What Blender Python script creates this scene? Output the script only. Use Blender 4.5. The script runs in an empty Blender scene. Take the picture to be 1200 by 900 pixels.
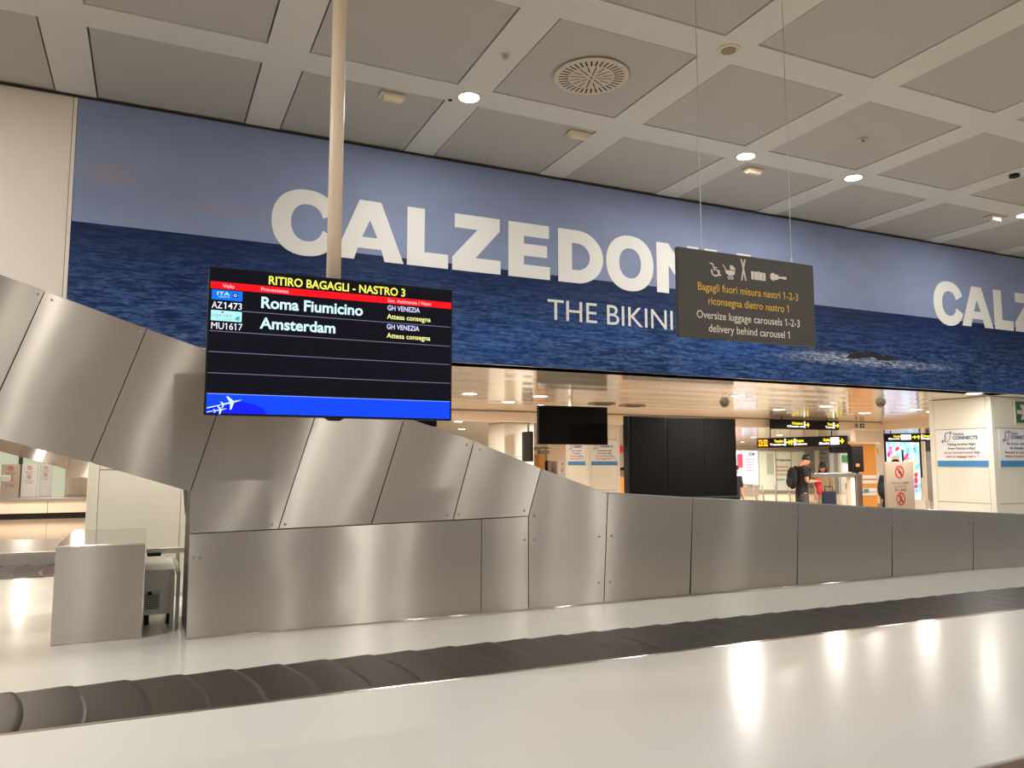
import bpy, math, random
from mathutils import Vector, Matrix
random.seed(7)
C = bpy.context.scene.collection
SC = bpy.context.scene
PI = math.pi
# ------------------------------------------------------------------ camera, world, exposure
EYE = 1.62; FPX = 916.1; YAW = 0.43299; PITCH = 0.09976
cam_d = bpy.data.cameras.new('camera'); cam = bpy.data.objects.new('camera', cam_d); C.objects.link(cam)
cam.location = (0, 0, EYE); cam.rotation_euler = (PI/2 + PITCH, 0, -YAW)
cam_d.sensor_fit = 'HORIZONTAL'; cam_d.sensor_width = 36; cam_d.lens = FPX/1200*36; cam_d.clip_start = .02; cam_d.clip_end = 300
SC.camera = cam
w = bpy.data.worlds.new('hall_air'); SC.world = w; w.use_nodes = True
w.node_tree.nodes['Background'].inputs[0].default_value = (.42, .445, .475, 1)
w.node_tree.nodes['Background'].inputs[1].default_value = .80
SC.view_settings.view_transform = 'Standard'; SC.view_settings.look = 'None'
SC.view_settings.exposure = .36; SC.view_settings.gamma = 1; SC.view_settings.use_curve_mapping = False
HALL_W = 20      # watts of each downlight in the tall hall
LOW_W = 29       # watts of each downlight in the low arrivals area
HALL_COL = (1, .98, .94); LOW_COL = (1, .95, .88)

# ------------------------------------------------------------------ picture ray helpers (measuring the place)
_f = Vector((math.sin(YAW)*math.cos(PITCH), math.cos(YAW)*math.cos(PITCH), math.sin(PITCH)))
_r = Vector((math.cos(YAW), -math.sin(YAW), 0)); _u = _r.cross(_f)
def ray(x, y): return _f + _r*((x-600)/FPX) - _u*((y-450)/FPX)
def ony(x, y, Y): d = ray(x, y); return Vector((0, 0, EYE)) + d*(Y/d.y)
def onz(x, y, z): d = ray(x, y); return Vector((0, 0, EYE)) + d*((z-EYE)/d.z)
def ond(x, y, D): return Vector((0, 0, EYE)) + ray(x, y)*D

# ------------------------------------------------------------------ materials
def S(r, g, b):
    f = lambda c: (c/255/12.92) if c/255 <= .04045 else ((c/255+.055)/1.055)**2.4
    return (f(r), f(g), f(b), 1)
MATS = {}
def mat(name, col, rough=.5, metal=0, noise=0, nscale=8, emit=None, estr=0, spec=.5, bump=0, coat=0):
    if name in MATS: return MATS[name]
    m = bpy.data.materials.new(name); m.use_nodes = True; MATS[name] = m
    nt = m.node_tree; b = nt.nodes['Principled BSDF']
    col = tuple(col) + ((1,) if len(col) == 3 else ())
    b.inputs['Base Color'].default_value = col; b.inputs['Roughness'].default_value = rough
    b.inputs['Metallic'].default_value = metal; b.inputs['Specular IOR Level'].default_value = spec
    if coat: b.inputs['Coat Weight'].default_value = coat; b.inputs['Coat Roughness'].default_value = .06
    if noise or bump:
        tc = nt.nodes.new('ShaderNodeTexCoord'); n = nt.nodes.new('ShaderNodeTexNoise')
        n.inputs['Scale'].default_value = nscale; n.inputs['Detail'].default_value = 4
        nt.links.new(tc.outputs['Object'], n.inputs['Vector'])
        if noise:
            mx = nt.nodes.new('ShaderNodeMix'); mx.data_type = 'RGBA'
            mx.inputs[6].default_value = tuple(c*(1-noise) for c in col[:3]) + (1,)
            mx.inputs[7].default_value = tuple(min(1, c*(1+noise)) for c in col[:3]) + (1,)
            nt.links.new(n.outputs['Fac'], mx.inputs[0]); nt.links.new(mx.outputs[2], b.inputs['Base Color'])
        if bump:
            bp = nt.nodes.new('ShaderNodeBump'); bp.inputs['Strength'].default_value = 1; bp.inputs['Distance'].default_value = bump
            nt.links.new(n.outputs['Fac'], bp.inputs['Height']); nt.links.new(bp.outputs[0], b.inputs['Normal'])
    if emit: b.inputs['Emission Color'].default_value = tuple(emit[:3]) + (1,); b.inputs['Emission Strength'].default_value = estr
    return m
def brushed(name, tangent, col=(.42, .385, .34), rough=.24, grain=(1, 1, 90)):
    m = mat(name, col, rough, 1); nt = m.node_tree; b = nt.nodes['Principled BSDF']
    b.inputs['Anisotropic'].default_value = 1
    v = nt.nodes.new('ShaderNodeCombineXYZ')
    for i in range(3): v.inputs[i].default_value = tangent[i]
    nt.links.new(v.outputs[0], b.inputs['Tangent'])
    tc = nt.nodes.new('ShaderNodeTexCoord'); n = nt.nodes.new('ShaderNodeTexNoise'); n.inputs['Scale'].default_value = 1.1; n.inputs['Detail'].default_value = 1.5
    oi = nt.nodes.new('ShaderNodeObjectInfo'); ad = nt.nodes.new('ShaderNodeVectorMath'); ad.operation = 'ADD'
    sc = nt.nodes.new('ShaderNodeMath'); sc.operation = 'MULTIPLY'; sc.inputs[1].default_value = 37
    nt.links.new(oi.outputs['Random'], sc.inputs[0]); nt.links.new(tc.outputs['Object'], ad.inputs[0]); nt.links.new(sc.outputs[0], ad.inputs[1])
    nt.links.new(ad.outputs[0], n.inputs['Vector'])
    bp = nt.nodes.new('ShaderNodeBump'); bp.inputs['Strength'].default_value = 1; bp.inputs['Distance'].default_value = .008
    nt.links.new(n.outputs['Fac'], bp.inputs['Height']); nt.links.new(bp.outputs[0], b.inputs['Normal'])
    # fine smudges in the finish
    n2 = nt.nodes.new('ShaderNodeTexNoise'); n2.inputs['Scale'].default_value = 3; n2.inputs['Detail'].default_value = 6
    mp = nt.nodes.new('ShaderNodeMapping'); mp.inputs['Scale'].default_value = grain
    nt.links.new(tc.outputs['Object'], mp.inputs[0]); nt.links.new(mp.outputs[0], n2.inputs['Vector'])
    mr = nt.nodes.new('ShaderNodeMapRange'); mr.inputs[3].default_value = rough-.02; mr.inputs[4].default_value = rough+.02
    nt.links.new(n2.outputs['Fac'], mr.inputs[0]); nt.links.new(mr.outputs[0], b.inputs['Roughness'])
    # the brushed lines draw lamps out into long narrow streaks
    gl = nt.nodes.new('ShaderNodeBsdfAnisotropic'); gl.inputs['Color'].default_value = (.62, .57, .50, 1); gl.inputs['Roughness'].default_value = .26; gl.inputs['Anisotropy'].default_value = -.8
    nt.links.new(v.outputs[0], gl.inputs['Tangent']); nt.links.new(bp.outputs[0], gl.inputs['Normal'])
    ms = nt.nodes.new('ShaderNodeMixShader'); ms.inputs[0].default_value = .5; out = nt.nodes['Material Output']
    nt.links.new(b.outputs[0], ms.inputs[1]); nt.links.new(gl.outputs[0], ms.inputs[2]); nt.links.new(ms.outputs[0], out.inputs['Surface'])
    return m
M_upper = brushed('brushed_steel_leaning_grain', (.307, 0, .952))
M_lower = brushed('brushed_steel_upright_grain', (0, 0, 1))
M_box = brushed('brushed_steel_box', (0, 0, 1), (.42, .385, .345), .30)
M_steeltop = mat('polished_steel_top', (.62, .58, .53), .14, 1)
M_steel = mat('satin_steel', (.52, .48, .43), .32, 1, .06, 5)
M_seam = mat('dark_seam', (.02, .018, .016), .8)
M_screw = mat('steel_screw', (.35, .32, .29), .4, 1)
M_deck = mat('white_laminate', S(231, 230, 223), .21, 0, .03, 1.2, spec=.28)
M_deckin = mat('white_inner_laminate', S(225, 223, 214), .15, 0, .03, 1.2, spec=.55)
M_rubber = mat('black_rubber_plate', S(54, 49, 45), .40, 0, .18, 6, spec=.5, bump=.0015)
M_kick = mat('brown_kick_plate', S(70, 50, 40), .5, 0, .1, 5)
M_beam = mat('ceiling_beam_metal', S(222, 219, 213), .55, 0, .02, .6)
M_panel = mat('perforated_ceiling_panel', S(192, 188, 181), .6, 0, .05, 140)
M_gap = mat('ceiling_shadow_gap', (.03, .028, .025), .9)
M_cream = mat('cream_wall_panel', S(240, 229, 214), .5, 0, .03, 2)
M_white = mat('white_column_panel', S(236, 231, 216), .35, 0, .02, 2)
M_groove = mat('column_groove', S(120, 115, 105), .8)
M_pole = mat('ivory_painted_pole', S(235, 215, 190), .35, 0, .03, 3)
M_black = mat('black_plastic', S(20, 20, 21), .4, spec=.2)
M_blackscr = mat('dark_glass_screen', S(20, 20, 21), .18, spec=.4)
M_off = mat('screen_off_panel', S(18, 17, 17), .6, spec=.06)
M_signgrey = mat('charcoal_sign_panel', S(72, 69, 65), .5, 0, .04, 30)
M_txtwhite = mat('white_print', S(240, 236, 226), .6)
M_txtyel = mat('yellow_print', S(240, 196, 70), .6)
M_letter = mat('warm_grey_vinyl', S(242, 240, 234), .5)
M_wire = mat('steel_wire', (.5, .48, .44), .4, 1)
M_plast = mat('ivory_plastic', S(220, 208, 188), .45)
M_lens = mat('lit_downlight', (1, 1, 1), .4, emit=(1, .95, .86), estr=14)
M_lenslow = mat('lit_warm_downlight', (1, 1, 1), .4, emit=(1, .88, .70), estr=12)
M_rim = mat('downlight_rim', S(215, 210, 200), .3)
M_grey = mat('grey_painted_metal', S(150, 146, 138), .45, 0, .03, 4)
M_floor = mat('polished_terrazzo_floor', S(210, 186, 158), .12, 0, .10, 40, spec=.6)
M_beige = mat('beige_fascia', S(246, 231, 208), .35, 0, .03, 2)
M_orange = mat('orange_counter_panel', S(232, 160, 74), .4, 0, .04, 3)
M_frost = mat('frosted_partition_glass', S(214, 226, 212), .18, 0, .03, 1)
M_greyglass = mat('grey_door_glass', S(150, 152, 142), .15)
M_skin = mat('skin', S(205, 150, 120), .5)
M_hair = mat('black_hair', S(28, 22, 20), .5)

# ------------------------------------------------------------------ mesh helpers
class MB:
    def __init__(s): s.v = []; s.f = []; s.m = []
    def add(s, vs, fs, m=0):
        o = len(s.v); s.v += [tuple(v) for v in vs]
        for f in fs: s.f.append([i+o for i in f]); s.m.append(m)
        return s
    def box(s, x0, x1, y0, y1, z0, z1, m=0):
        v = [(x0,y0,z0),(x1,y0,z0),(x1,y1,z0),(x0,y1,z0),(x0,y0,z1),(x1,y0,z1),(x1,y1,z1),(x0,y1,z1)]
        return s.add(v, [(0,3,2,1),(4,5,6,7),(0,1,5,4),(1,2,6,5),(2,3,7,6),(3,0,4,7)], m)
    def prism(s, poly, y0, y1, m=0):                       # polygon in x,z (counter-clockwise seen from -y)
        n = len(poly); a = sum(poly[i][0]*poly[(i+1)%n][1]-poly[(i+1)%n][0]*poly[i][1] for i in range(n))
        if a < 0: poly = poly[::-1]
        v = [(x, y0, z) for x, z in poly] + [(x, y1, z) for x, z in poly]
        return s.add(v, [tuple(range(n)), tuple(range(2*n-1, n-1, -1))] + [(i, i+n, (i+1)%n+n, (i+1)%n) for i in range(n)], m)
    def ring(s, outer, inner, y0, y1, m=0):                # closed or open band of two outlines with the same count
        n = len(outer)
        v = [(x,y0,z) for x,z in outer]+[(x,y0,z) for x,z in inner]+[(x,y1,z) for x,z in outer]+[(x,y1,z) for x,z in inner]
        f = []
        for i in range(n-1):
            j = i+1
            f += [(i,i+n,j+n,j),(i+2*n,j+2*n,j+3*n,i+3*n),(i,j,j+2*n,i+2*n),(i+n,i+3*n,j+3*n,j+n)]
        f += [(0,2*n,3*n,n),(n-1,2*n-1,4*n-1,3*n-1)]
        return s.add(v, f, m)
    def cyl(s, c, r, h, axis='z', n=20, m=0, r2=None):
        r2 = r if r2 is None else r2; v = []
        for k, (rr, hh) in enumerate(((r, 0), (r2, h))):
            for i in range(n):
                a = 2*PI*i/n; p, q = rr*math.cos(a), rr*math.sin(a)
                v.append({'z': (c[0]+p, c[1]+q, c[2]+hh), 'y': (c[0]+p, c[1]+hh, c[2]+q), 'x': (c[0]+hh, c[1]+p, c[2]+q)}[axis])
        return s.add(v, [tuple(range(n-1,-1,-1)), tuple(range(n, 2*n))] + [(i,(i+1)%n,(i+1)%n+n,i+n) for i in range(n)], m)
    def tube(s, pts, r, n=8, m=0):
        pts = [Vector(p) for p in pts]; o = []
        for i, p in enumerate(pts):
            t = (pts[min(i+1, len(pts)-1)] - pts[max(i-1, 0)]).normalized()
            a = t.cross(Vector((0, 0, 1))); a = a.normalized() if a.length > 1e-4 else Vector((1, 0, 0)); b = t.cross(a)
            o += [p + (a*math.cos(2*PI*k/n) + b*math.sin(2*PI*k/n))*r for k in range(n)]
        f = [(i*n+k, i*n+(k+1)%n, (i+1)*n+(k+1)%n, (i+1)*n+k) for i in range(len(pts)-1) for k in range(n)]
        f += [tuple(range(n-1,-1,-1)), tuple(range((len(pts)-1)*n, len(pts)*n))]
        return s.add(o, f, m)
    def ball(s, c, rx, ry, rz, nu=14, nv=9, m=0):
        v = []; f = []
        for j in range(nv+1):
            t = PI*j/nv
            for i in range(nu):
                a = 2*PI*i/nu; v.append((c[0]+rx*math.sin(t)*math.cos(a), c[1]+ry*math.sin(t)*math.sin(a), c[2]+rz*math.cos(t)))
        for j in range(nv):
            for i in range(nu): f.append((j*nu+i, (j+1)*nu+i, (j+1)*nu+(i+1)%nu, j*nu+(i+1)%nu))
        return s.add(v, f, m)
    def shift(s, d): s.v = [(x+d[0], y+d[1], z+d[2]) for x, y, z in s.v]; return s
    def build(s, name, mats, parent=None, bevel=0, smooth=False, world=True):
        if not isinstance(mats, (list, tuple)): mats = [mats]
        off = parent_loc(parent) if (parent is not None and world) else Vector((0, 0, 0))
        me = bpy.data.meshes.new(name); me.from_pydata([tuple(Vector(v)-off) for v in s.v], [], s.f)
        for m in mats: me.materials.append(m)
        for i, p in enumerate(me.polygons): p.material_index = s.m[i]; p.use_smooth = smooth
        me.validate(); me.update()
        o = bpy.data.objects.new(name, me); C.objects.link(o)
        if parent is not None: o.parent = parent
        if bevel:
            b = o.modifiers.new('bevel', 'BEVEL'); b.width = bevel; b.segments = 2; b.limit_method = 'ANGLE'
        return o
def parent_loc(p):
    v = Vector((0, 0, 0))
    while p is not None: v += p.location; p = p.parent
    return v
def tag(o, label=None, cat=None, group=None, kind=None):
    if label: o['label'] = label
    if cat: o['category'] = cat
    if group: o['group'] = group
    if kind: o['kind'] = kind
    return o
def thing(name, label, cat, loc=(0, 0, 0), rz=0, group=None):
    o = bpy.data.objects.new(name, None); C.objects.link(o); o.location = loc; o.rotation_euler = (0, 0, rz); o.empty_display_size = .1
    return tag(o, label, cat, group)
def struct(name, mb, mats, **k): return tag(mb.build(name, mats, **k), kind='structure')
def dup(root, loc, label=None, rz=None):
    r = root.copy(); C.objects.link(r); r.location = loc
    if rz is not None: r.rotation_euler = (0, 0, rz)
    if label: r['label'] = label
    for ch in list(root.children):
        c = ch.copy(); C.objects.link(c); c.parent = r
        for g in ch.children: d = g.copy(); C.objects.link(d); d.parent = c
    return r
_tc = bpy.data.curves.new('lettering_source', 'FONT'); _tc.materials.append(M_txtwhite); _tc.materials.append(M_txtyel); _to = bpy.data.objects.new('lettering_source', _tc); C.objects.link(_to)
def txt(mb, s, x, z, cap, width=None, align='L', y=0, depth=.0015, m=0, bold=0, slope=0):
    """lettering in the x,z plane facing -y: base line z, cap height cap, optional fitted width"""
    _tc.body = s; _tc.size = 1; _tc.offset = bold; _tc.extrude = 0; _tc.resolution_u = 4
    for i, ch in enumerate(s): _tc.body_format[i].material_index = 1 if ch == '1' else 0
    bpy.context.view_layer.update()
    me = bpy.data.meshes.new_from_object(_to.evaluated_get(bpy.context.evaluated_depsgraph_get()))
    vs = [(v.co.x, v.co.y) for v in me.vertices]
    if not vs: return mb
    fs = [tuple(p.vertices) for p in me.polygons]; ones = sorted(set(i for p in me.polygons if p.material_index == 1 for i in p.vertices)); bpy.data.meshes.remove(me)
    ones.sort(key=lambda i: vs[i][0]); grp = []
    for i in ones:                                          # give every figure one its flag
        if grp and vs[i][0]-grp[-1][1] < .12: grp[-1][1] = vs[i][0]
        else: grp.append([vs[i][0], vs[i][0]])
    for ga, gb in grp:
        n = len(vs); wst = gb-ga; vs += [(ga+.01, .70), (ga+.01, .70-wst*1.15), (ga-.13, .56-wst*.9), (ga-.13, .56)]; fs.append((n, n+3, n+2, n+1))
    x0 = min(v[0] for v in vs); x1 = max(v[0] for v in vs); k = cap/.7; kx = k if width is None else width/(x1-x0); W = (x1-x0)*kx
    ox = x if align == 'L' else (x - W/2 if align == 'C' else x - W)
    out = [(ox+(a-x0)*kx, y-depth, z+b*k) for a, b in vs]
    for f in fs:
        a, b, c = (out[f[0]], out[f[1]], out[f[2]])
    return mb.add(out, fs, m)
def look_mesh(o):                                           # bake modifiers to a plain mesh
    bpy.context.view_layer.update()
    me = bpy.data.meshes.new_from_object(o.evaluated_get(bpy.context.evaluated_depsgraph_get()))
    o.modifiers.clear(); old = o.data; o.data = me; bpy.data.meshes.remove(old); me.name = o.name
    for p in me.polygons: p.use_smooth = True
    return o

# ------------------------------------------------------------------ setting: hall shell
ZC = 4.703; ZS = 2.616; YW = 7.297
struct('floor', MB().box(-14, 62, -17, 52, -.1, 0), M_floor)
struct('trim_floor_strip', MB().box(-5, 16, .6, 1.83, 0, .004), mat('dark_floor_strip', S(74, 52, 44), .5, 0, .15, 30))
# tall hall ceiling: beams in a square grid, recessed perforated panels with a shadow gap
cb = MB(); cb.box(-9, 22, -16, YW+.3, ZC+.05, ZC+.1, 2)
PX = 1.504; BX0 = .822; BY0 = 5.912
xs = [BX0 + PX*k for k in range(-6, 14)]; ys = [BY0 - PX*k for k in range(0, 15)]
for x in xs: cb.box(x-.15, x+.15, -16, YW, ZC, ZC+.05, 0)
for y in ys:
    for i in range(len(xs)-1): cb.box(xs[i]+.15, xs[i+1]-.15, y-.15, y+.15, ZC, ZC+.05, 0)
yb = [YW-.03+.15+.012] + ys
for i in range(len(xs)-1):
    for j in range(len(yb)-1):
        cb.box(xs[i]+.163, xs[i+1]-.163, yb[j+1]+.163, yb[j]-.163, ZC+.006, ZC+.04, 1)
struct('ceiling', cb, [M_beam, M_panel, M_gap])
# low reflective ceiling beyond the banner
def planks_mat():
    m = mat('glossy_ceiling_planks', S(222, 212, 198), .15, .25, spec=.8); nt = m.node_tree; b = nt.nodes['Principled BSDF']
    b.inputs['Coat Weight'].default_value = .6; b.inputs['Coat Roughness'].default_value = .10
    tc = nt.nodes.new('ShaderNodeTexCoord'); wv = nt.nodes.new('ShaderNodeTexWave'); wv.wave_type = 'BANDS'; wv.bands_direction = 'Y'
    wv.inputs['Scale'].default_value = .45; wv.inputs['Distortion'].default_value = .6; wv.inputs['Detail'].default_value = 1; wv.inputs['Detail Scale'].default_value = .3
    n = nt.nodes.new('ShaderNodeTexNoise'); mp = nt.nodes.new('ShaderNodeMapping'); mp.inputs['Scale'].default_value = (.25, 1.1, 1)
    n.inputs['Scale'].default_value = 1.2; n.inputs['Detail'].default_value = 2
    nt.links.new(tc.outputs['Object'], wv.inputs['Vector']); nt.links.new(tc.outputs['Object'], mp.inputs[0]); nt.links.new(mp.outputs[0], n.inputs['Vector'])
    ad = nt.nodes.new('ShaderNodeMath'); ad.operation = 'MULTIPLY_ADD'; ad.inputs[1].default_value = .32
    nt.links.new(wv.outputs['Fac'], ad.inputs[0]); nt.links.new(n.outputs['Fac'], ad.inputs[2])
    bp = nt.nodes.new('ShaderNodeBump'); bp.inputs['Strength'].default_value = 1; bp.inputs['Distance'].default_value = .008
    nt.links.new(ad.outputs[0], bp.inputs['Height']); nt.links.new(bp.outputs[0], b.inputs['Normal']); nt.links.new(bp.outputs[0], b.inputs['Coat Normal'])
    return m
lc = MB(); 
lc.box(-14, 11.45, YW+.3, 52, ZS, ZS+.08, 0); lc.box(11.45, 62, 8.75, 52, ZS, ZS+.08, 0); lc.box(11.45, 62, YW+.3, 8.75, ZS+.001, ZS+.08, 1); lc.box(-14, 11.45, YW+.0, YW+.3, ZS, ZS+.08, 0); lc.box(11.45, 62, YW+.02, YW+.3, ZS+.001, ZS+.08, 1)
o = struct('ceiling_arrivals', lc, [planks_mat(), M_white])
# beam that drops below the low ceiling and turns the corner on the right
fb = MB(); fb.box(-14, 16.62, 13.9, 14.2, 2.418, ZS, 0); fb.box(-14, 16.62, 13.895, 13.9, ZS-.014, ZS, 1)
fb.add([(16.62,13.9,2.418),(15.3,9.6,2.418),(15.3,9.6,ZS),(16.62,13.9,ZS),(16.92,13.9,2.418),(15.6,9.6,2.418),(15.6,9.6,ZS),(16.92,13.9,ZS)],
       [(0,3,2,1),(4,5,6,7),(0,1,5,4),(1,2,6,5),(0,4,7,3)], 0)
struct('trim_ceiling_beam', fb, [M_beige, M_groove])
struct('wall_back', MB().box(-14, 62, 40, 40.3, 0, ZS), M_white)
# upper wall above the low area: cream part left of the banner
wl = MB(); wl.box(-9, -.70, YW, YW+.28, ZS, ZC+.05, 0); wl.box(-.70, -.672, YW-.012, YW+.1, ZS, ZC+.05, 0); wl.box(-.706, -.70, YW-.002, YW, ZS, ZC+.04, 1)
struct('wall_left', wl, [M_cream, M_groove])
struct('wall_front', MB().box(-.67, 22, YW+.02, YW+.28, ZS, ZC+.05), M_cream)
struct('trim_ceiling_edge', MB().box(-9, 22, YW-.03, YW-.012, ZC-.018, ZC), M_gap)

# ------------------------------------------------------------------ advertising banner
def sea_mat():
    m = mat('printed_sea_and_sky', (.1, .15, .3), .5, spec=.2); nt = m.node_tree; b = nt.nodes['Principled BSDF']; L = nt.links.new
    N = lambda t: nt.nodes.new(t)
    tc = N('ShaderNodeTexCoord'); sp = N('ShaderNodeSeparateXYZ'); L(tc.outputs['Object'], sp.inputs[0])
    def noise(scale, sx, sz, det=5, rough=.6):
        mp = N('ShaderNodeMapping'); mp.inputs['Scale'].default_value = (sx, 1, sz); L(tc.outputs['Object'], mp.inputs[0])
        n = N('ShaderNodeTexNoise'); n.inputs['Scale'].default_value = scale; n.inputs['Detail'].default_value = det; n.inputs['Roughness'].default_value = rough; L(mp.outputs[0], n.inputs['Vector']); return n.outputs['Fac']
    def ramp(src, stops):
        r = N('ShaderNodeValToRGB'); e = r.color_ramp.elements
        while len(e) < len(stops): e.new(.5)
        for i, (p, c) in enumerate(stops): e[i].position = p; e[i].color = c
        L(src, r.inputs[0]); return r.outputs[0]
    def math_(op, a, b_=None, c=None):
        n = N('ShaderNodeMath'); n.operation = op
        for i, q in enumerate((a, b_, c)):
            if q is None: continue
            if isinstance(q, (int, float)): n.inputs[i].default_value = q
            else: L(q, n.inputs[i])
        return n.outputs[0]
    def mix(fac, a, c):
        n = N('ShaderNodeMix'); n.data_type = 'RGBA'
        if isinstance(fac, (int, float)): n.inputs[0].default_value = fac
        else: L(fac, n.inputs[0])
        for i, q in ((6, a), (7, c)):
            if isinstance(q, tuple): n.inputs[i].default_value = q
            else: L(q, n.inputs[i])
        return n.outputs[2]
    x = sp.outputs[0]; z = math_('ADD', sp.outputs[2], ZS)      # height above the floor
    sky = ramp(noise(.5, 1, 2.2, 3), [(.3, S(134, 144, 174)), (.55, S(142, 155, 188)), (.8, S(152, 166, 198))])
    # two soft pink clouds low in the printed sky
    def blob(cx, cz, rx, rz):
        a = math_('POWER', math_('DIVIDE', math_('SUBTRACT', x, cx), rx), 2); c = math_('POWER', math_('DIVIDE', math_('SUBTRACT', z, cz), rz), 2)
        return math_('MAXIMUM', math_('SUBTRACT', 1, math_('ADD', a, c)), 0)
    cl = math_('MULTIPLY', math_('ADD', blob(-.38, 4.06, .28, .14), math_('MULTIPLY', blob(.45, 3.88, .6, .08), .7)), math_('MULTIPLY', noise(4, 1, 2, 5), 1.1))
    sky = mix(cl, sky, S(160, 150, 160))
    wave = noise(2.0, 1.5, 13, 8, .7); fine = noise(7, 1.6, 11, 6, .75); patch = noise(.5, 1, 2.6, 2)
    base = ramp(patch, [(.3, S(16, 32, 70)), (.5, S(18, 54, 112)), (.7, S(24, 76, 148))])
    far = S(22, 42, 84)
    depth = math_('MINIMUM', math_('MAXIMUM', math_('MULTIPLY', math_('SUBTRACT', 3.55, z), 1.6), 0), 1)
    sea = mix(math_('MULTIPLY', depth, .85), far, base)
    crest = ramp(math_('MULTIPLY_ADD', fine, .5, math_('MULTIPLY', wave, .5)), [(.47, (0, 0, 0, 1)), (.64, (1, 1, 1, 1))])
    sea = mix(math_('MULTIPLY', crest, math_('MULTIPLY_ADD', depth, .58, .08)), sea, S(122, 158, 210))
    dark = ramp(wave, [(.36, (1, 1, 1, 1)), (.5, (0, 0, 0, 1))])
    sea = mix(math_('MULTIPLY', dark, .55), sea, S(14, 28, 58))
    fo = math_('MULTIPLY', math_('ADD', blob(8.6, 2.925, 1.9, .075), blob(8.1, 2.985, 1.0, .06)), 1.5)
    fo = math_('MULTIPLY', fo, ramp(noise(6, 1.3, 6, 8, .85), [(.46, (0, 0, 0, 1)), (.66, (1, 1, 1, 1))]))
    sea = mix(math_('MINIMUM', fo, 1), sea, S(206, 214, 228))
    ln = math_('GREATER_THAN', z, 3.618)
    L(mix(ln, sea, sky), b.inputs['Base Color']); return m
ban = thing('advertising_banner', 'long wall banner of blue sea and sky with big pale capital letters', 'banner', (0, YW, ZS))
ban_p = MB().box(-.668, 22, YW-.012, YW+.015, ZS+.002, ZC-.004).build('printed_panel', sea_mat(), ban)
yl0, yl1 = YW-.0155, YW-.0125
def arc(cx, cz, rx, rz, a0, a1, n=32, e=1):
    o = []
    for i in range(n+1):
        a = math.radians(a0+(a1-a0)*i/n); c, s_ = math.cos(a), math.sin(a)
        o.append((cx+rx*math.copysign(abs(c)**e, c), cz+rz*math.copysign(abs(s_)**e, s_)))
    return o
def big_word(mb, dx, upto=10):
    z0, z1 = 3.558, 4.146; P = lambda pts: mb.prism([(x+dx, z) for x, z in pts], yl0, yl1)
    def band(o, i): mb.ring([(x+dx, z) for x, z in o], [(x+dx, z) for x, z in i], yl0, yl1)
    t = .165
    # C
    zc = (z0+z1)/2; e = .92
    band(arc(1.245, zc, .315, .318, 22, 338, 40, e), arc(1.255, zc, .150, .178, 17, 343, 40, e))
    # A
    for q in ([(1.510, z0), (1.745, z1), (1.85, z1), (1.85, z1-.19), (1.775, z0+.225), (1.735, z0+.115), (1.700, z0)],
              [(1.85, z1), (1.958, z1), (2.192, z0), (2.0, z0), (1.965, z0+.115), (1.925, z0+.225), (1.85, z1-.19)],
              [(1.735, z0+.115), (1.965, z0+.115), (1.925, z0+.225), (1.775, z0+.225)]): P(q)
    # L
    P([(2.225, z0), (2.655, z0), (2.655, z0+.145), (2.405, z0+.145), (2.405, z1), (2.225, z1)])
    if upto < 4: return
    # Z
    P([(2.70, z0), (3.235, z0), (3.235, z0+.145), (2.955, z0+.145), (3.225, z1-.13), (3.225, z1), (2.725, z1), (2.725, z1-.145), (2.975, z1-.145), (2.70, z0+.135)])
    # E
    P([(3.325, z0), (3.815, z0), (3.815, z0+.14), (3.505, z0+.14), (3.505, z0+.235), (3.78, z0+.235), (3.78, z0+.365), (3.505, z0+.365), (3.505, z1-.14), (3.805, z1-.14), (3.805, z1), (3.325, z1)])
    # D
    o = [(3.915, z0), (3.915, z1), (4.15, z1)] + arc(4.15, zc, .33, (z1-z0)/2, 90, -90, 24)[1:] + [(3.915, z0)]
    i = [(4.085, z0+.145), (4.085, z1-.145), (4.145, z1-.145)] + arc(4.145, zc, .165, (z1-z0)/2-.145, 90, -90, 24)[1:] + [(4.085, z0+.145)]
    band(o, i)
    # O
    band(arc(4.835, zc, .315, .318, 0, 360, 48, e), arc(4.835, zc, .145, .172, 0, 360, 48, e))
    # N
    for q in ([(5.195, z0), (5.36, z0), (5.36, z1), (5.195, z1)], [(5.63, z0), (5.795, z0), (5.795, z1), (5.63, z1)], [(5.36, z1), (5.36, z1-.26), (5.63, z0), (5.63, z0+.26)]): P(q)
    # I
    P([(5.89, z0), (6.07, z0), (6.07, z1), (5.89, z1)])
    sh = 6.14-1.510
    for q in ([(1.510, z0), (1.745, z1), (1.85, z1), (1.85, z1-.19), (1.775, z0+.225), (1.735, z0+.115), (1.700, z0)],
              [(1.85, z1), (1.958, z1), (2.192, z0), (2.0, z0), (1.965, z0+.115), (1.925, z0+.225), (1.85, z1-.19)],
              [(1.735, z0+.115), (1.965, z0+.115), (1.925, z0+.225), (1.775, z0+.225)]): P([(x+sh, z) for x, z in q])
for dx in (0, 8.92): bw = MB(); big_word(bw, dx); bw.build('large_lettering', M_letter, ban_p)
tl = MB(); txt(tl, 'THE BIKINI E', 3.785, 3.133, .225, 1.90, y=YW-.013)
tl.build('small_lettering', mat('white_vinyl', S(232, 230, 224), .5), ban_p)
rk = MB()
rk.prism([(8.11, 2.955), (8.2, 3.02), (8.33, 3.06), (8.42, 3.05), (8.5, 3.085), (8.56, 3.06), (8.66, 3.05), (8.74, 3.06), (8.8, 3.02), (8.95, 3.035), (9.05, 3.03), (9.12, 3.01), (9.02, 2.985), (8.9, 2.965), (8.72, 2.97), (8.6, 3.0), (8.5, 2.985), (8.35, 2.965)], YW-.0145, YW-.0125)
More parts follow.
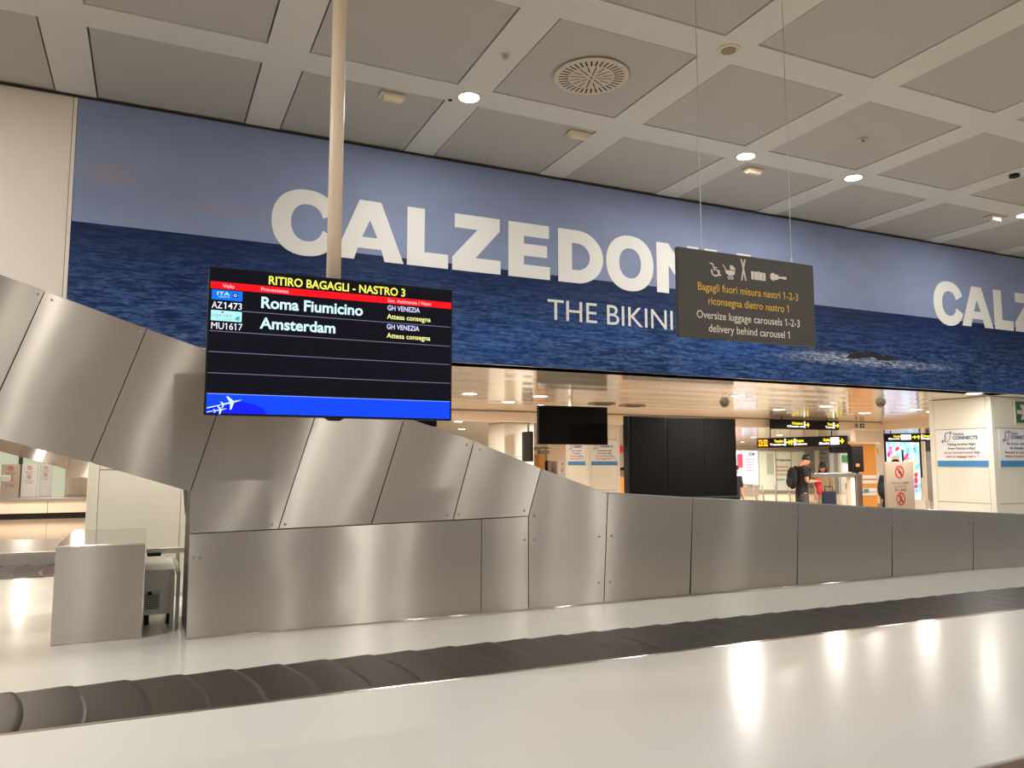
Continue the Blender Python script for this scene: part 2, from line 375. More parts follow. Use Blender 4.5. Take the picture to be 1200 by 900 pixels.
rk.build('printed_rock', mat('dark_rock_print', S(34, 36, 40), .6, 0, .3, 12), ban_p)

# ------------------------------------------------------------------ ceiling fittings
def spot_light(x, y, z, watt, col, parent, r=.06, spread=180):
    ld = bpy.data.lights.new('downlight_lamp', 'AREA'); ld.shape = 'DISK'; ld.size = 2*r; ld.energy = watt; ld.color = col; ld.spread = math.radians(spread)
    lo = bpy.data.objects.new('lamp_beam', ld); C.objects.link(lo); lo.parent = parent; lo.location = (0, 0, -.012) if parent else (x, y, z)
    return lo
def downlight(x, y, z, watt, col, label, group, r=.085, lens=None):
    t = thing('downlight', label, 'ceiling light', (x, y, z), 0, group)
    m = MB(); n = 28
    for (ra, rb, za, zb) in ((r+.035, r+.03, 0, -.006), (r+.03, r, -.006, -.003)):
        v = [(ra*math.cos(2*PI*i/n), ra*math.sin(2*PI*i/n), za) for i in range(n)] + [(rb*math.cos(2*PI*i/n), rb*math.sin(2*PI*i/n), zb) for i in range(n)]
        m.add(v, [(i, i+n, (i+1)%n+n, (i+1)%n) for i in range(n)])
    m.build('rim', M_rim, t, smooth=True, world=False)
    MB().cyl((0, 0, -.005), r, .004, n=n).build('lens', lens or M_lens, t, world=False)
    spot_light(x, y, z, watt, col, t, r*.8)
    return t
hall_labels = {(2.34, 5.93): 'lit round downlight beside the tall pole, leftmost on the hall ceiling',
               (5.36, 5.95): 'lit round downlight straight above the hanging grey sign',
               (6.84, 5.93): 'lit round downlight right of the one above the hanging sign',
               (9.85, 5.97): 'lit round downlight cut by the right edge of the photo'}
for (x, y), l in hall_labels.items(): downlight(x, y, ZC, HALL_W, HALL_COL, l, 'hall downlights')
for x, y, kk in ((-3.7, 5.91, 3.2), (-2.2, 4.39, 2.6), (-5.2, 2.9, 1.6), (-.7, 1.4, .8), (5.34, 1.4, .8), (9.85, 1.4, .8), (-3.7, -1.6, 3), (3.83, -3.1, 3.5), (8.35, -1.6, 3), (-2.2, -4.6, 2), (5.9, -7.6, 4), (.82, -9.1, 3.8), (-5.2, -10.6, 2.5), (9.85, -9.1, 5), (3.83, -12.1, 5.5), (-2.2, -13.6, 3.5), (12.9, -12.1, 6), (6.84, -15.1, 6)):  # unseen lamps added to fill the hall and draw streaks on the steel
    if 1:
        downlight(x, y, ZC, HALL_W*kk, HALL_COL, 'added unseen hall downlight that brightens the wall and streaks the steel', 'added unseen hall downlights')
# swirl air diffuser
dx, dy = 3.09, 5.17
t = thing('air_diffuser', 'round ivory ceiling air diffuser with radial slots', 'air vent', (dx, dy, ZC))
m = MB(); m.cyl((dx, dy, ZC-.012), .285, .012, n=48); m.cyl((dx, dy, ZC-.016), .295, .006, n=48, r2=.30); m.build('face_plate', M_plast, t, smooth=False)
sl = MB()
def slot(mb, a, r0, r1, hw):
    c, s_ = math.cos(a), math.sin(a); z = ZC-.0175
    mb.add([(dx+c*r-s_*q, dy+s_*r+c*q, z) for r, q in ((r0, -hw), (r1, -hw), (r1, hw), (r0, hw))], [(0, 1, 2, 3)])
for k in range(36): slot(sl, 2*PI*k/36, .185, .262, .0065)
for k in range(16): slot(sl, 2*PI*k/16+.1, .04 if k % 2 else .09, .17, .0045)
sl.build('slots', M_seam, t)
MB().cyl((dx, dy, ZC-.022), .012, .006, n=12).build('centre_screw', M_screw, t)
def emergency(x, y, label):
    t = thing('emergency_light', label, 'emergency light', (x, y, ZC), 0, 'emergency lights')
    MB().box(-.11, .11, -.065, .065, -.012, 0).build('frame', M_plast, t, bevel=.003, world=False)
    m = MB(); m.add([(-.085,-.045,-.012),(.085,-.045,-.012),(.085,.045,-.012),(-.085,.045,-.012),(-.08,-.04,-.05),(.08,-.04,-.05),(.08,.01,-.05),(-.08,.01,-.05)],
                    [(4,7,6,5),(0,4,5,1),(1,5,6,2),(2,6,7,3),(3,7,4,0)])
    m.build('lens', mat('cream_diffuser', S(240, 222, 190), .3), t, world=False)
emergency(1.74, 6.18, 'cream rectangular emergency light nearest the tall pole')
emergency(3.55, 6.19, 'cream rectangular emergency light between the air diffuser and the banner top')
emergency(5.68, 6.21, 'cream rectangular emergency light just below the downlight over the hanging sign')
emergency(9.56, 6.18, 'cream rectangular emergency light at the far right of the ceiling')
def sprinkler(x, y, label):
    t = thing('sprinkler', label, 'sprinkler', (x, y, ZC), 0, 'ceiling sprinklers')
    MB().cyl((0, 0, -.006), .04, .006, n=20).build('rosette', M_rim, t, world=False)
    m = MB(); m.cyl((0, 0, -.03), .012, .026, n=10); m.cyl((0, 0, -.034), .022, .004, n=14); m.build('head', M_wire, t, world=False)
sprinkler(2.33, 5.16, 'small sprinkler on the beam left of the air diffuser')
sprinkler(6.09, 5.15, 'small sprinkler in the middle of a ceiling panel on the right')
t = thing('ceiling_speaker', 'small round cream ceiling speaker above the hanging sign wires', 'speaker', (3.82, 4.39, ZC))
m = MB(); m.cyl((3.82, 4.39, ZC-.01), .085, .01, n=28); m.build('ring', M_plast, t)
MB().cyl((3.82, 4.39, ZC-.014), .055, .006, n=24).build('grille', mat('speaker_mesh', S(150, 135, 100), .5, 0, .3, 200), t)
tag(MB().cyl((8.33, 5.13, ZC-.03), .05, .03, n=20).build('smoke_detector', M_black), 'small black round detector near the right edge of the ceiling', 'detector')
tag(MB().cyl((2.21, 6.04, ZC-.006), .018, .006, n=14).build('ceiling_sensor', M_black), 'tiny black dot sensor beside the leftmost downlight', 'sensor')

# ------------------------------------------------------------------ carousel
car = thing('baggage_carousel', 'wide white baggage carousel with black rubber belt in the foreground', 'carousel', (4, 5, 0))
XL, XR = -5.0, 16.0
ZD, ZB = .60, .45; YN, YBI, YBO = 1.816, 3.592, 4.80
nd = MB(); sx = [XL, -2.2, onz(985, 746, ZD).x, 7.4, 10.2, 13.2, XR]
for i in range(len(sx)-1): nd.box(sx[i]+.001, sx[i+1]-.001, YN+.02, YBI-.026, ZD-.03, ZD, 0)
nd.build('outer_deck', [M_deck], car)
MB().box(XL, XR, YBI-.02, YBI, ZB-.06, ZD+.002).build('inner_lip', M_steeltop, car, bevel=.002)
MB().box(XL, XR, YN, YN+.02, ZD-.05, ZD+.002).build('outer_rim', M_steel, car, bevel=.003)
MB().box(XL, XR, YN+.03, YN+.06, .08, ZD-.05).build('front_panel', M_steel, car)
MB().box(XL, XR, YN+.08, YN+.12, 0, .08).build('kick_plate', M_kick, car)
m = MB(); m.box(XL, XR, YBO-.03, 7.62, ZB-.05, ZB); m.box(XL, -.48, 7.62, 8.68, ZB-.05, ZB); m.box(.37, 11.45, 7.62, 8.68, ZB-.05, ZB); m.box(XL, 3.0, 8.68, 9.42, ZB-.05, ZB)
m.build('inner_deck', M_deckin, car)
MB().box(XL, XR, 3.5, YBO, ZB-.12, ZB-.05).build('belt_bed', M_black, car)
MB().box(XL, 3.0, 9.42, 10.6, ZB-.12, ZB-.05).build('far_belt_bed', M_black, car)
MB().box(XL, 3.0, 10.56, 12.3, ZB-.06, ZD).build('far_deck', M_steel, car, bevel=.004)
MB().box(XL, 3.0, 10.6, 12.2, .0, ZB-.06).build('far_base', M_steel, car)
def plate(yc, hw, sgn):
    m = MB(); ny = 16; v = []; pitch = .265; ov = .045
    for j in range(ny+1):
        q = -1+2*j/ny; y = yc+hw*q; s0 = -.26*(hw*q)**2*sgn
        sh = .007*max(0, abs(q)-.86)/.14
        for k, (xx, zz) in enumerate(((0, -.003), (pitch*.5, .001), (pitch*.93, .006), (pitch+ov*.3, .003), (pitch+ov*.35, -.003))):
            xe = xx - (sh if k >= 3 else 0) + (sh*.2 if k == 0 else 0)
            v.append((xe+s0, y, zz))
    for j in range(ny):
        for k in range(4):
            a = j*5+k; m.f.append([a, a+1, a+6, a+5]); m.m.append(0)
    m.v = v; return m
p0 = plate((3.56+YBO)/2, (YBO-3.56)/2, 1).build('belt_plate', M_rubber, car, smooth=True, world=False)
xo = onz(97, 847, ZB).x - 8*.265 - 4
for k in range(48):
    q = p0 if k == 0 else p0.copy()
    if k: C.objects.link(q); q.parent = car
    q.location = (xo + .265*k, -5 + 0, ZB+.004)
p1 = plate(9.99, .58, -1).build('far_belt_plate', M_rubber, car, smooth=True, world=False)
for k in range(16):
    q = p1 if k == 0 else p1.copy()
    if k: C.objects.link(q); q.parent = car
    q.location = (-4-2.6+.265*k, -5, ZB+.004)

# ------------------------------------------------------------------ steel conveyor enclosure
TOP = [(-4.0, 3.83), (-.90, 2.80), (-.05, 2.516), (.52, 2.335), (1.14, 2.15), (1.755, 1.965), (2.325, 1.79), (2.918, 1.57), (3.55, 1.357), (4.44, 1.297), (5.69, 1.229), (6.97, 1.142), (8.22, 1.072), (9.5, 1.0), (10.8, .93), (12.1, .86), (13.4, .79)]
def enclosure(X0, Y0, label, withinner=True):
    t = thing('conveyor_enclosure', label, 'conveyor', (X0+2, Y0, .45))
    G = .005
    def P(poly, mt, nm='steel_panel', push=0):
        cx = sum(p[0] for p in poly)/len(poly); cz = sum(p[1] for p in poly)/len(poly); q = []
        n = len(poly); a = sum(poly[i][0]*poly[(i+1)%n][1]-poly[(i+1)%n][0]*poly[i][1] for i in range(n))
        pl = poly if a > 0 else poly[::-1]
        for i in range(n):                                    # shrink by the joint width
            p0, p1, p2 = (Vector(pl[i-1]), Vector(pl[i]), Vector(pl[(i+1) % n]))
            e1 = (p1-p0).normalized(); e2 = (p2-p1).normalized(); n1 = Vector((-e1.y, e1.x)); n2 = Vector((-e2.y, e2.x))
            k = 1+n1.dot(n2); q.append(p1 + (n1+n2)*(G/2/max(k, .3)))
        return MB().prism([(x+X0, z) for x, z in q], Y0+push, Y0+.022).build(nm, mt, t, bevel=.002)
    s = [((-2.47, 3.325), (-2.77, 2.345)), ((-1.87, 3.12), (-2.17, 2.16)), ((-1.26, 2.92), (-1.56, 1.975)), ((-.65, 2.717), (-.95, 1.79)), ((-.05, 2.516), (-.34, 1.615)), ((.52, 2.335), (.262, 1.42))]
    for i in range(len(s)-1): P([s[i][0], s[i+1][0], s[i+1][1], s[i][1]], M_upper)
    P([(.52, 2.335), (1.14, 2.15), (.845, 1.152), (.265, 1.142), (.262, 1.42)], M_upper)
    P([(1.14, 2.15), (1.755, 1.965), (1.51, 1.164), (.845, 1.152)], M_upper)
    P([(1.755, 1.965), (2.325, 1.79), (2.15, 1.175), (1.51, 1.164)], M_upper)
    P([(2.325, 1.79), (2.918, 1.57), (2.80, 1.186), (2.15, 1.175)], M_upper)
    P([(2.918, 1.57), (3.55, 1.357), (3.50, .452), (2.80, .452), (2.80, 1.186)], M_lower)
    P([(.272, .452), (2.39, .452), (2.39, 1.178), (.266, 1.142)], M_lower, 'lower_panel'); P([(2.39, .452), (2.80, .452), (2.80, 1.186), (2.39, 1.178)], M_lower, 'lower_panel')
    tops = TOP[8:]
    for i in range(len(tops)-1):
        a, b = tops[i], tops[i+1]; P([(a[0]-.05, .452), (b[0]-.06, .452), b, a], M_lower, 'low_wall_panel')
    cap = MB()
    for i in range(len(tops)-1):
        a, b = tops[i], tops[i+1]; cap.prism([(a[0]+X0, a[1]-.002), (b[0]+X0, b[1]-.002), (b[0]+X0, b[1]+.010), (a[0]+X0, a[1]+.010)], Y0-.006, Y0+.05)
    cap.build('top_rail', M_steeltop, t, bevel=.002)
    bk = MB()                                               # dark core that shows in the joints, and the far side of the chute
    up = [(-2.75, 3.41), (-.9, 2.79), (2.90, 1.565), (3.54, 1.34), (13.39, .775), (13.39, .46), (.28, .46), (.275, 1.425), (-.36, 1.63), (-3.05, 2.43)]
    bk.prism([(x+X0, z) for x, z in up], Y0+.022, Y0+.045); bk.build('joint_backing', M_seam, t)
    fs = MB(); far = [(-3.0, 3.48), (-.9, 2.78), (2.2, 1.78), (2.2, 1.2), (.28, 1.2), (.26, 1.425), (-.36, 1.635), (-3.2, 2.45)]
    fs.prism([(x+X0, z) for x, z in far], Y0+1.15, Y0+1.17); fs.build('far_side_panel', M_steel, t)
    us = MB(); us.prism([(-3.2+X0, 2.47), (-.36+X0, 1.64), (.262+X0, 1.425), (.262+X0, 1.445), (-.36+X0, 1.66), (-3.2+X0, 2.49)], Y0+.045, Y0+1.15)
    us.build('underside', M_steel, t)
    ch = MB(); ch.prism([(-3.0+X0, 3.2), (2.2+X0, 1.5), (3.3+X0, 1.1), (3.3+X0, 1.08), (2.2+X0, 1.48), (-3.0+X0, 3.18)], Y0+.1, Y0+1.1); ch.build('chute_belt', M_rubber, t)
    sd = MB(); sd.box(X0+.275, X0+.30, Y0+.045, Y0+.85, .452, 1.42); sd.build('end_panel', mat('end_panel_grey', S(86, 80, 72), .5), t)
    scr = None
    for (x, z) in ((.80, 1.185), (.89, 1.185), (1.46, 1.20), (1.56, 1.20), (2.10, 1.215), (2.20, 1.215), (2.76, 1.23), (2.85, 1.19), (.30, 1.17), (2.26, 1.755), (2.37, 1.72), (-.09, 2.49), (0, 2.46), (-.69, 2.69), (-.61, 2.66), (.30, .98), (.34, .98),
                   (2.765, 1.0), (2.85, 1.0), (3.46, 1.0), (3.58, 1.0), (4.39, .98), (4.48, .98), (5.62, 1.09), (5.70, 1.09), (6.89, 1.0), (6.96, 1.0), (8.14, .95), (8.22, .95), (3.45, .62), (3.56, .62)):
        if scr is None: scr = MB().cyl((0, -.004, 0), .009, .006, 'y', 10).build('screw', M_screw, t, world=False); q = scr
        else: q = scr.copy(); C.objects.link(q); q.parent = t
        q.location = (x+X0-t.location.x, Y0-t.location.y, z-t.location.z)
    return t
enclosure(0, 5.74, 'large brushed steel conveyor chute descending from upper left to the belt')
enclosure(-2.55, 27.3, 'small distant steel conveyor chute seen through the gap at far left')

# steel end box on the deck and the gear behind it
t = thing('steel_box', 'plain rectangular steel box standing on the deck left of the chute', 'box', (-.26, 5.906, .452))
b0 = (-.525, .003)
MB().box(b0[0], b0[1], 5.906, 5.925, .452, 1.068).build('front_panel', M_box, t, bevel=.003)
MB().box(b0[0], b0[0]+.02, 5.925, 7.2, .452, 1.066).build('side_panel', M_box, t, bevel=.002)
MB().box(b0[1]-.02, b0[1], 5.925, 7.2, .452, 1.066).build('side_panel', M_box, t, bevel=.002)
MB().box(b0[0]+.001, b0[1]-.001, 5.908, 7.24, 1.066, 1.078).build('lid', M_steeltop, t, bevel=.002)
t = thing('motor_cabinet', 'grey metal cabinet with vent grille behind the steel box', 'cabinet', (.09, 6.5, .47))
m = MB(); y0, y1 = 6.30, 6.95
m.add([(.008,y0,.53),(.205,y0,.53),(.205,y1,.53),(.008,y1,.53),(.008,y0,.845),(.205,y0,.845),(.20,y1,.862),(.008,y1,.862)], [(0,3,2,1),(4,5,6,7),(0,1,5,4),(1,2,6,5),(2,3,7,6),(3,0,4,7)])
m.build('housing', mat('cabinet_light_grey', S(196, 192, 182), .45, 0, .03, 4), t, bevel=.004)
m = MB(); m.box(.01, .115, y0-.006, y0+.001, .565, .70); m.build('grille_frame', mat('light_grey_grille', S(170, 166, 156), .45), t, bevel=.002)
m = MB()
for k in range(8): m.box(.015, .108, y0-.008, y0-.004, .578+.013*k, .583+.013*k)
m.build('grille_slots', M_seam, t)
MB().box(.03, .06, y0-.012, y0-.004, .672, .695).build('switch', M_black, t, bevel=.001)
for x in (.03, .18):
    for y in (6.36, 6.88): MB().cyl((x, y, .452), .018, .08, n=10).build('foot', M_black, t)
t = thing('white_support_frame', 'white bar frame with grey posts between steel box and chute', 'frame', (.2, 6.3, .452))
MB().box(.012, .33, 7.0, 7.04, .885, .93).build('crossbar', M_white, t, bevel=.002)
MB().box(.232, .262, 7.0, 7.03, .76, .885).build('hanger', M_white, t, bevel=.002)
for x in (.178, .214): MB().box(x, x+.024, 6.14, 6.17, .452, .842).build('post', M_grey, t, bevel=.002)
MB().box(.214, .238, 6.17, 7.0, .82, .842).build('side_rail', M_grey, t)
MB().box(.02, .12, 6.93, 6.98, .875, .90).build('connector_strip', M_black, t)

# ------------------------------------------------------------------ clad columns and posters
def column(x0, x1, y0, y1, label, joints=(1.0, 2.135), zb=0):
    t = thing('column', label, 'column', ((x0+x1)/2, (y0+y1)/2, zb), 0, 'white clad columns')
    MB().box(x0+.012, x1-.012, y0+.012, y1-.012, zb, ZS).build('core', M_groove, t)
    m = MB(); g = .004; c = .09; zz = [zb] + list(joints) + [ZS-.005]
    for (xa, xb_, ya, yb_) in ((x0, x0+c-g, y0, y0+c-g), (x1-c+g, x1, y0, y0+c-g), (x0, x0+c-g, y1-c+g, y1), (x1-c+g, x1, y1-c+g, y1)): m.box(xa, xb_, ya, yb_, zb, ZS-.005)
    m.build('corner_strips', M_white, t, bevel=.006)
    m = MB()
    for i in range(len(zz)-1):
        a, b = zz[i]+g, zz[i+1]-g
        m.box(x0+c, x1-c, y0+.002, y0+.03, a, b); m.box(x0+c, x1-c, y1-.03, y1-.002, a, b)
        m.box(x0+.002, x0+.03, y0+c, y1-c, a, b); m.box(x1-.03, x1-.002, y0+c, y1-c, a, b)
    m.build('cladding_panels', M_white, t, bevel=.002)
    return t
column(-.47, .36, 7.63, 8.67, 'white clad column standing behind the steel box at left', (1.555, 2.135))
column(11.46, 12.5, 7.63, 8.67, 'white clad column with posters and green exit sign at far right')
cm = ony(689, 500, 15.2); column(cm.x, cm.x+.83, 15.2, 16.24, 'white clad column with two posters behind the black hanging screen', (1.0, 2.135))
cf = ony(591, 500, 18.0); column(cf.x, cf.x+.83, 18.0, 19.04, 'plain white clad column left of the black hanging screen', (1.0, 1.75))
M_paper = mat('poster_paper', S(238, 238, 240), .5); M_pblue = mat('poster_blue', S(70, 140, 196), .5); M_pnavy = mat('poster_navy', S(46, 92, 140), .5)
M_pdark = mat('poster_dark_ink', S(70, 66, 92), .6); M_pred = mat('poster_red_ink', S(176, 88, 70), .6); M_pswirl = mat('poster_pale_swirl', S(212, 226, 236), .5)
def poster(loc, rz, W, Hh, lines, label, slim=False):
    t = thing('poster', label, 'poster', loc, rz, 'baggage connection posters')
    MB().box(0, W, -.004, 0, 0, Hh).build('sheet', M_paper, t, world=False)
    MB().box(0, W, -.006, -.004, 0, .095*Hh/.58).build('blue_band', M_pblue, t, world=False)
    k = Hh/.58; m = MB()
    m.prism([(W*.62, .36*k), (W*.74, .27*k), (W, .18*k), (W, .10*k), (W*.8, .16*k), (W*.66, .28*k)], -.0046, -.0042)
    m.build('pale_swirl', M_pswirl, t, world=False)
    m = MB(); cx, cz = W*.22, .455*k        # winding double-plane mark
    band = [(cx+.055*k, cz+.075*k), (cx-.01*k, cz+.075*k), (cx-.035*k, cz+.045*k), (cx-.03*k, cz-.01*k), (cx-.05*k, cz-.05*k), (cx-.08*k, cz-.055*k)]
    m.tube([(x, -.006, z) for x, z in band], .006*k, 6); m.tube([(x+.05*k, -.006, z-.0*k) for x, z in [(cx+.0*k, cz+.05*k), (cx-.0*k, cz+.0*k), (cx-.025*k, cz-.05*k), (cx-.09*k, cz-.06*k)]], .004*k, 6)
    for px_, pz_, d in ((cx+.07*k, cz+.075*k, 1), (cx-.075*k, cz-.058*k, 1)):
        m.prism([(px_-.03*k, pz_-.004*k), (px_+.03*k, pz_), (px_-.03*k, pz_+.004*k)], -.0065, -.005)
        m.prism([(px_-.008*k, pz_), (px_-.018*k, pz_+.028*k), (px_-.008*k, pz_+.028*k), (px_+.008*k, pz_)], -.0065, -.005); m.prism([(px_-.008*k, pz_), (px_-.018*k, pz_-.028*k), (px_-.008*k, pz_-.028*k), (px_+.008*k, pz_)], -.0065, -.005)
    m.build('plane_mark', M_pdark, t, world=False)
    txt(MB(), 'Venice', W*.335, .49*k, .042*k, W*.22, y=-.0045, bold=.02).build('heading', M_pdark, t, world=False); txt(MB(), 'CONNECTS', W*.335, .425*k, .05*k, W*.49, y=-.0045, bold=.045).build('heading', M_pnavy, t, world=False)
    for i, (s_, z, wd, mi) in enumerate(lines): txt(MB(), s_, W*.5, z*k, .032*k, W*wd, 'C', -.0045, bold=.03).build('text_line', (M_pdark, M_pred)[mi], t, world=False)
    return t
EN = [('Taking another flight', .335, .56, 0), ('from Venice today?', .27, .54, 0), ('Go to VeniceConnects desk', .205, .70, 1), ('next to baggage belt n. 1', .145, .64, 1)]
IT = [('Se il tuo volo', .335, .56, 0), ('da Venezia', .27, .40, 0), ('Recati al banco', .205, .70, 1), ('vicino al nastro n. 1', .145, .74, 1)]
poster((11.458, 8.55, 1.55), -PI/2, .84, .58, EN, 'blue and white poster on the left face of the far right column')
poster((11.60, 7.628, 1.55), 0, .80, .58, IT, 'blue and white poster under the green exit sign, cut by the photo edge')
poster((cm.x+.075, 15.198, 1.55), 0, .69, .55, EN, 'wider blue and white poster below the black hanging screen')
poster((cm.x-.002, 16.12, 1.55), -PI/2, .80, .55, IT, 'narrow looking poster left of the wider one on the middle column')
t = thing('exit_sign', 'green emergency exit arrow sign on the far right column', 'sign', (11.97, 7.60, 2.2))
MB().box(11.975, 12.40, 7.60, 7.627, 2.195, 2.575).build('sign_frame', mat('sign_ivory_edge', S(222, 216, 196), .4), t, bevel=.004)
MB().box(12.0, 12.376, 7.597, 7.60, 2.222, 2.548).build('green_face', mat('sign_green', S(20, 96, 62), .4), t)
m = MB(); m.prism([(12.02, 2.355), (12.15, 2.355), (12.10, 2.27), (12.19, 2.27), (12.33, 2.385), (12.19, 2.50), (12.10, 2.50), (12.15, 2.415), (12.02, 2.415)], 7.594, 7.597)
m.build('white_arrow', mat('sign_pale_arrow', S(214, 212, 196), .5), t)

# ------------------------------------------------------------------ information screen on its pole
def em(name, c, k=1): return mat(name, (.01, .01, .01), .3, emit=S(*c), estr=k, spec=.02)
E_yel = em('screen_yellow', (240, 236, 90)); E_red = em('screen_red', (240, 10, 24)); E_cyan = em('screen_pale_cyan', (205, 245, 250)); E_wht = em('screen_white', (238, 238, 250))
E_blue = em('screen_blue', (8, 66, 250)); E_blue2 = em('screen_deep_blue', (8, 26, 246)); E_lav = em('screen_lavender', (214, 214, 255)); E_pale = em('screen_pale_yellow', (246, 244, 150))
E_navy = em('screen_navy_black', (5, 5, 17)); E_line = em('screen_rule', (120, 118, 150)); E_logo = em('screen_logo_blue', (6, 110, 240)); E_ice = em('screen_ice', (170, 238, 246)); E_ink = em('screen_ink', (150, 60, 80)); E_teal = em('screen_teal', (70, 160, 160)); E_navy2 = em('screen_badge_navy', (20, 40, 110)); E_sky = em('screen_sky_rule', (120, 150, 250))
ty = 3.835
tv = thing('arrivals_screen', 'lit flight arrivals screen with red and yellow rows on a ceiling pole', 'screen', (.81, ty, 1.84))
MB().box(.219, 1.425, ty, ty+.05, 1.836, 2.531).build('bezel', M_black, tv, bevel=.003)
MB().box(.5, 1.14, ty+.05, ty+.10, 1.95, 2.42).build('rear_cover', M_black, tv, bevel=.01)
ys_ = ty-.002
dp = MB().box(.226, 1.418, ys_, ty+.001, 1.842, 2.524).build('display_panel', E_navy, tv)
MB().box(.227, 1.417, ys_-.001, ys_, 2.4265, 2.460).build('red_header_bar', E_red, dp)
MB().box(.228, 1.414, ys_-.001, ys_, 1.845, 1.933).build('blue_footer_bar', E_blue, dp)
MB().prism([(.228, 1.845)] + [(x, z) for x, z in arc(.36, 1.845, .135, .055, 0, 180, 20)], ys_-.0014, ys_-.001).build('footer_globe', E_blue2, dp)
for z in (2.3285, 2.2265, 2.1295, 2.031): MB().box(.228 if z < 2.3 else .37, 1.412, ys_-.001, ys_, z-.0013, z+.0013).build('row_rule', E_line, dp)
MB().box(.228, 1.414, ys_-.0012, ys_, 1.933, 1.9365).build('footer_rule', E_sky, dp)
yt = ys_-.0003; yt2 = ys_-.0012; E_pw = em('screen_pink_white', (255, 190, 196))
for nm, s_, x, z, cap, w_, bo, mt, yy in (
    ('title_lettering', 'RITIRO BAGAGLI - NASTRO 3', .486, 2.470, .040, .678, .02, E_yel, yt),
    ('header_lettering', 'Volo', .279, 2.4335, .018, .052, .01, E_pw, yt2), ('header_lettering', 'Provenienza', .452, 2.4335, .018, .128, .01, E_pw, yt2), ('header_lettering', 'Soc. Assistenza / Note', 1.072, 2.4335, .018, .232, .008, E_pw, yt2),
    ('flight_lettering', 'AZ', .235, 2.334, .0315, .046, .004, E_wht, yt), ('flight_lettering', '1473', .2875, 2.334, .0315, .080, .004, E_wht, yt), ('flight_lettering', 'MU1617', .236, 2.2365, .0315, .137, 0, E_wht, yt),
    ('city_lettering', 'Roma Fiumicino', .455, 2.353, .053, .49, .024, E_cyan, yt), ('city_lettering', 'Amsterdam', .451, 2.254, .052, .358, .024, E_cyan, yt),
    ('handler_lettering', 'GH VENEZIA', 1.072, 2.392, .025, .172, .012, E_lav, yt), ('handler_lettering', 'GH VENEZIA', 1.07, 2.295, .025, .172, .012, E_lav, yt),
    ('status_lettering', 'Attesa consegna', 1.07, 2.3475, .025, .233, .012, E_pale, yt), ('status_lettering', 'Attesa consegna', 1.07, 2.2495, .025, .232, .012, E_pale, yt)):
    txt(MB(), s_, x, z, cap, w_, y=yy, bold=bo).build(nm, mt, dp)
MB().box(.233, .3685, ys_-.001, ys_, 2.375, 2.4215).build('blue_airline_tile', E_logo, dp)
MB().box(.233, .3685, ys_-.001, ys_, 2.276, 2.3245).build('pale_airline_tile', E_ice, dp)
txt(MB(), 'ITA', .257, 2.397, .016, .055, y=yt2, bold=.01).build('blue_tile_lettering', E_cyan, dp); txt(MB(), 'AIRWAYS', .262, 2.3865, .006, .05, y=yt2).build('blue_tile_lettering', E_cyan, dp)
MB().box(.325, .348, ys_-.0014, ys_-.001, 2.389, 2.412).build('badge', E_navy2, dp)
MB().ring(arc(.3365, 2.4005, .007, .007, 0, 360, 14), arc(.3365, 2.4005, .0045, .0045, 0, 360, 14), ys_-.0018, ys_-.0014).build('badge_ring', E_cyan, dp)
txt(MB(), '中国东方航空', .236, 2.2925, .013, .092, y=yt2).build('pale_tile_lettering', E_ink, dp); MB().prism([(.275, 2.316), (.285, 2.312), (.29, 2.318), (.282, 2.322)], ys_-.0014, ys_-.001).build('pale_tile_flag', E_ink, dp)
txt(MB(), 'CHINA EASTERN', .24, 2.281, .0065, .088, y=yt2).build('pale_tile_lettering', E_teal, dp); MB().prism([(.338, 2.288), (.346, 2.3), (.362, 2.304), (.358, 2.292), (.362, 2.284), (.348, 2.282)], ys_-.0014, ys_-.001).build('pale_tile_mark', E_teal, dp)
def jet(mb, x, z, L, ang):
    c, s_ = math.cos(ang), math.sin(ang); R = lambda p, q: (x+(p*c-q*s_)*L, z+(p*s_+q*c)*L)
    y0, y1 = ys_-.0019, ys_-.0015
    mb.prism([R(.5, 0), R(.2, .035), R(-.45, .03), R(-.45, -.03), R(.2, -.035)], y0, y1)
    mb.prism([R(.12, 0), R(-.10, .33), R(-.18, .33), R(-.08, 0)], y0, y1); mb.prism([R(.12, 0), R(-.10, -.33), R(-.18, -.33), R(-.08, 0)], y0, y1)
    mb.prism([R(-.34, 0), R(-.46, .15), R(-.52, .15), R(-.44, 0)], y0, y1); mb.prism([R(-.34, 0), R(-.46, -.15), R(-.52, -.15), R(-.44, 0)], y0, y1)
    return mb
m = jet(MB(), .338, 1.897, .095, .28); m.prism([(.231, 1.865), (.31, 1.888), (.31, 1.891), (.231, 1.870)], ys_-.0019, ys_-.0015); m.build('aircraft_icon', E_cyan, dp)
m = jet(MB(), .29, 1.861, .06, .22); m.prism([(.231, 1.847), (.27, 1.856), (.27, 1.858), (.231, 1.851)], ys_-.0019, ys_-.0015); m.build('aircraft_icon', E_cyan, dp)
MB().prism([(.77, 1.836), (.865, 1.836), (.845, 1.822), (.79, 1.822)], ty+.005, ty+.03).build('sensor_tab', M_black, tv)
m = MB(); m.cyl((.824, ty+.14, 2.0), .0365, ZC-2.0, n=28); m.build('ceiling_pole', M_pole, tv, smooth=True)
MB().box(.72, .90, ty+.095, ty+.15, 2.12, 2.3).build('wall_bracket', M_black, tv)
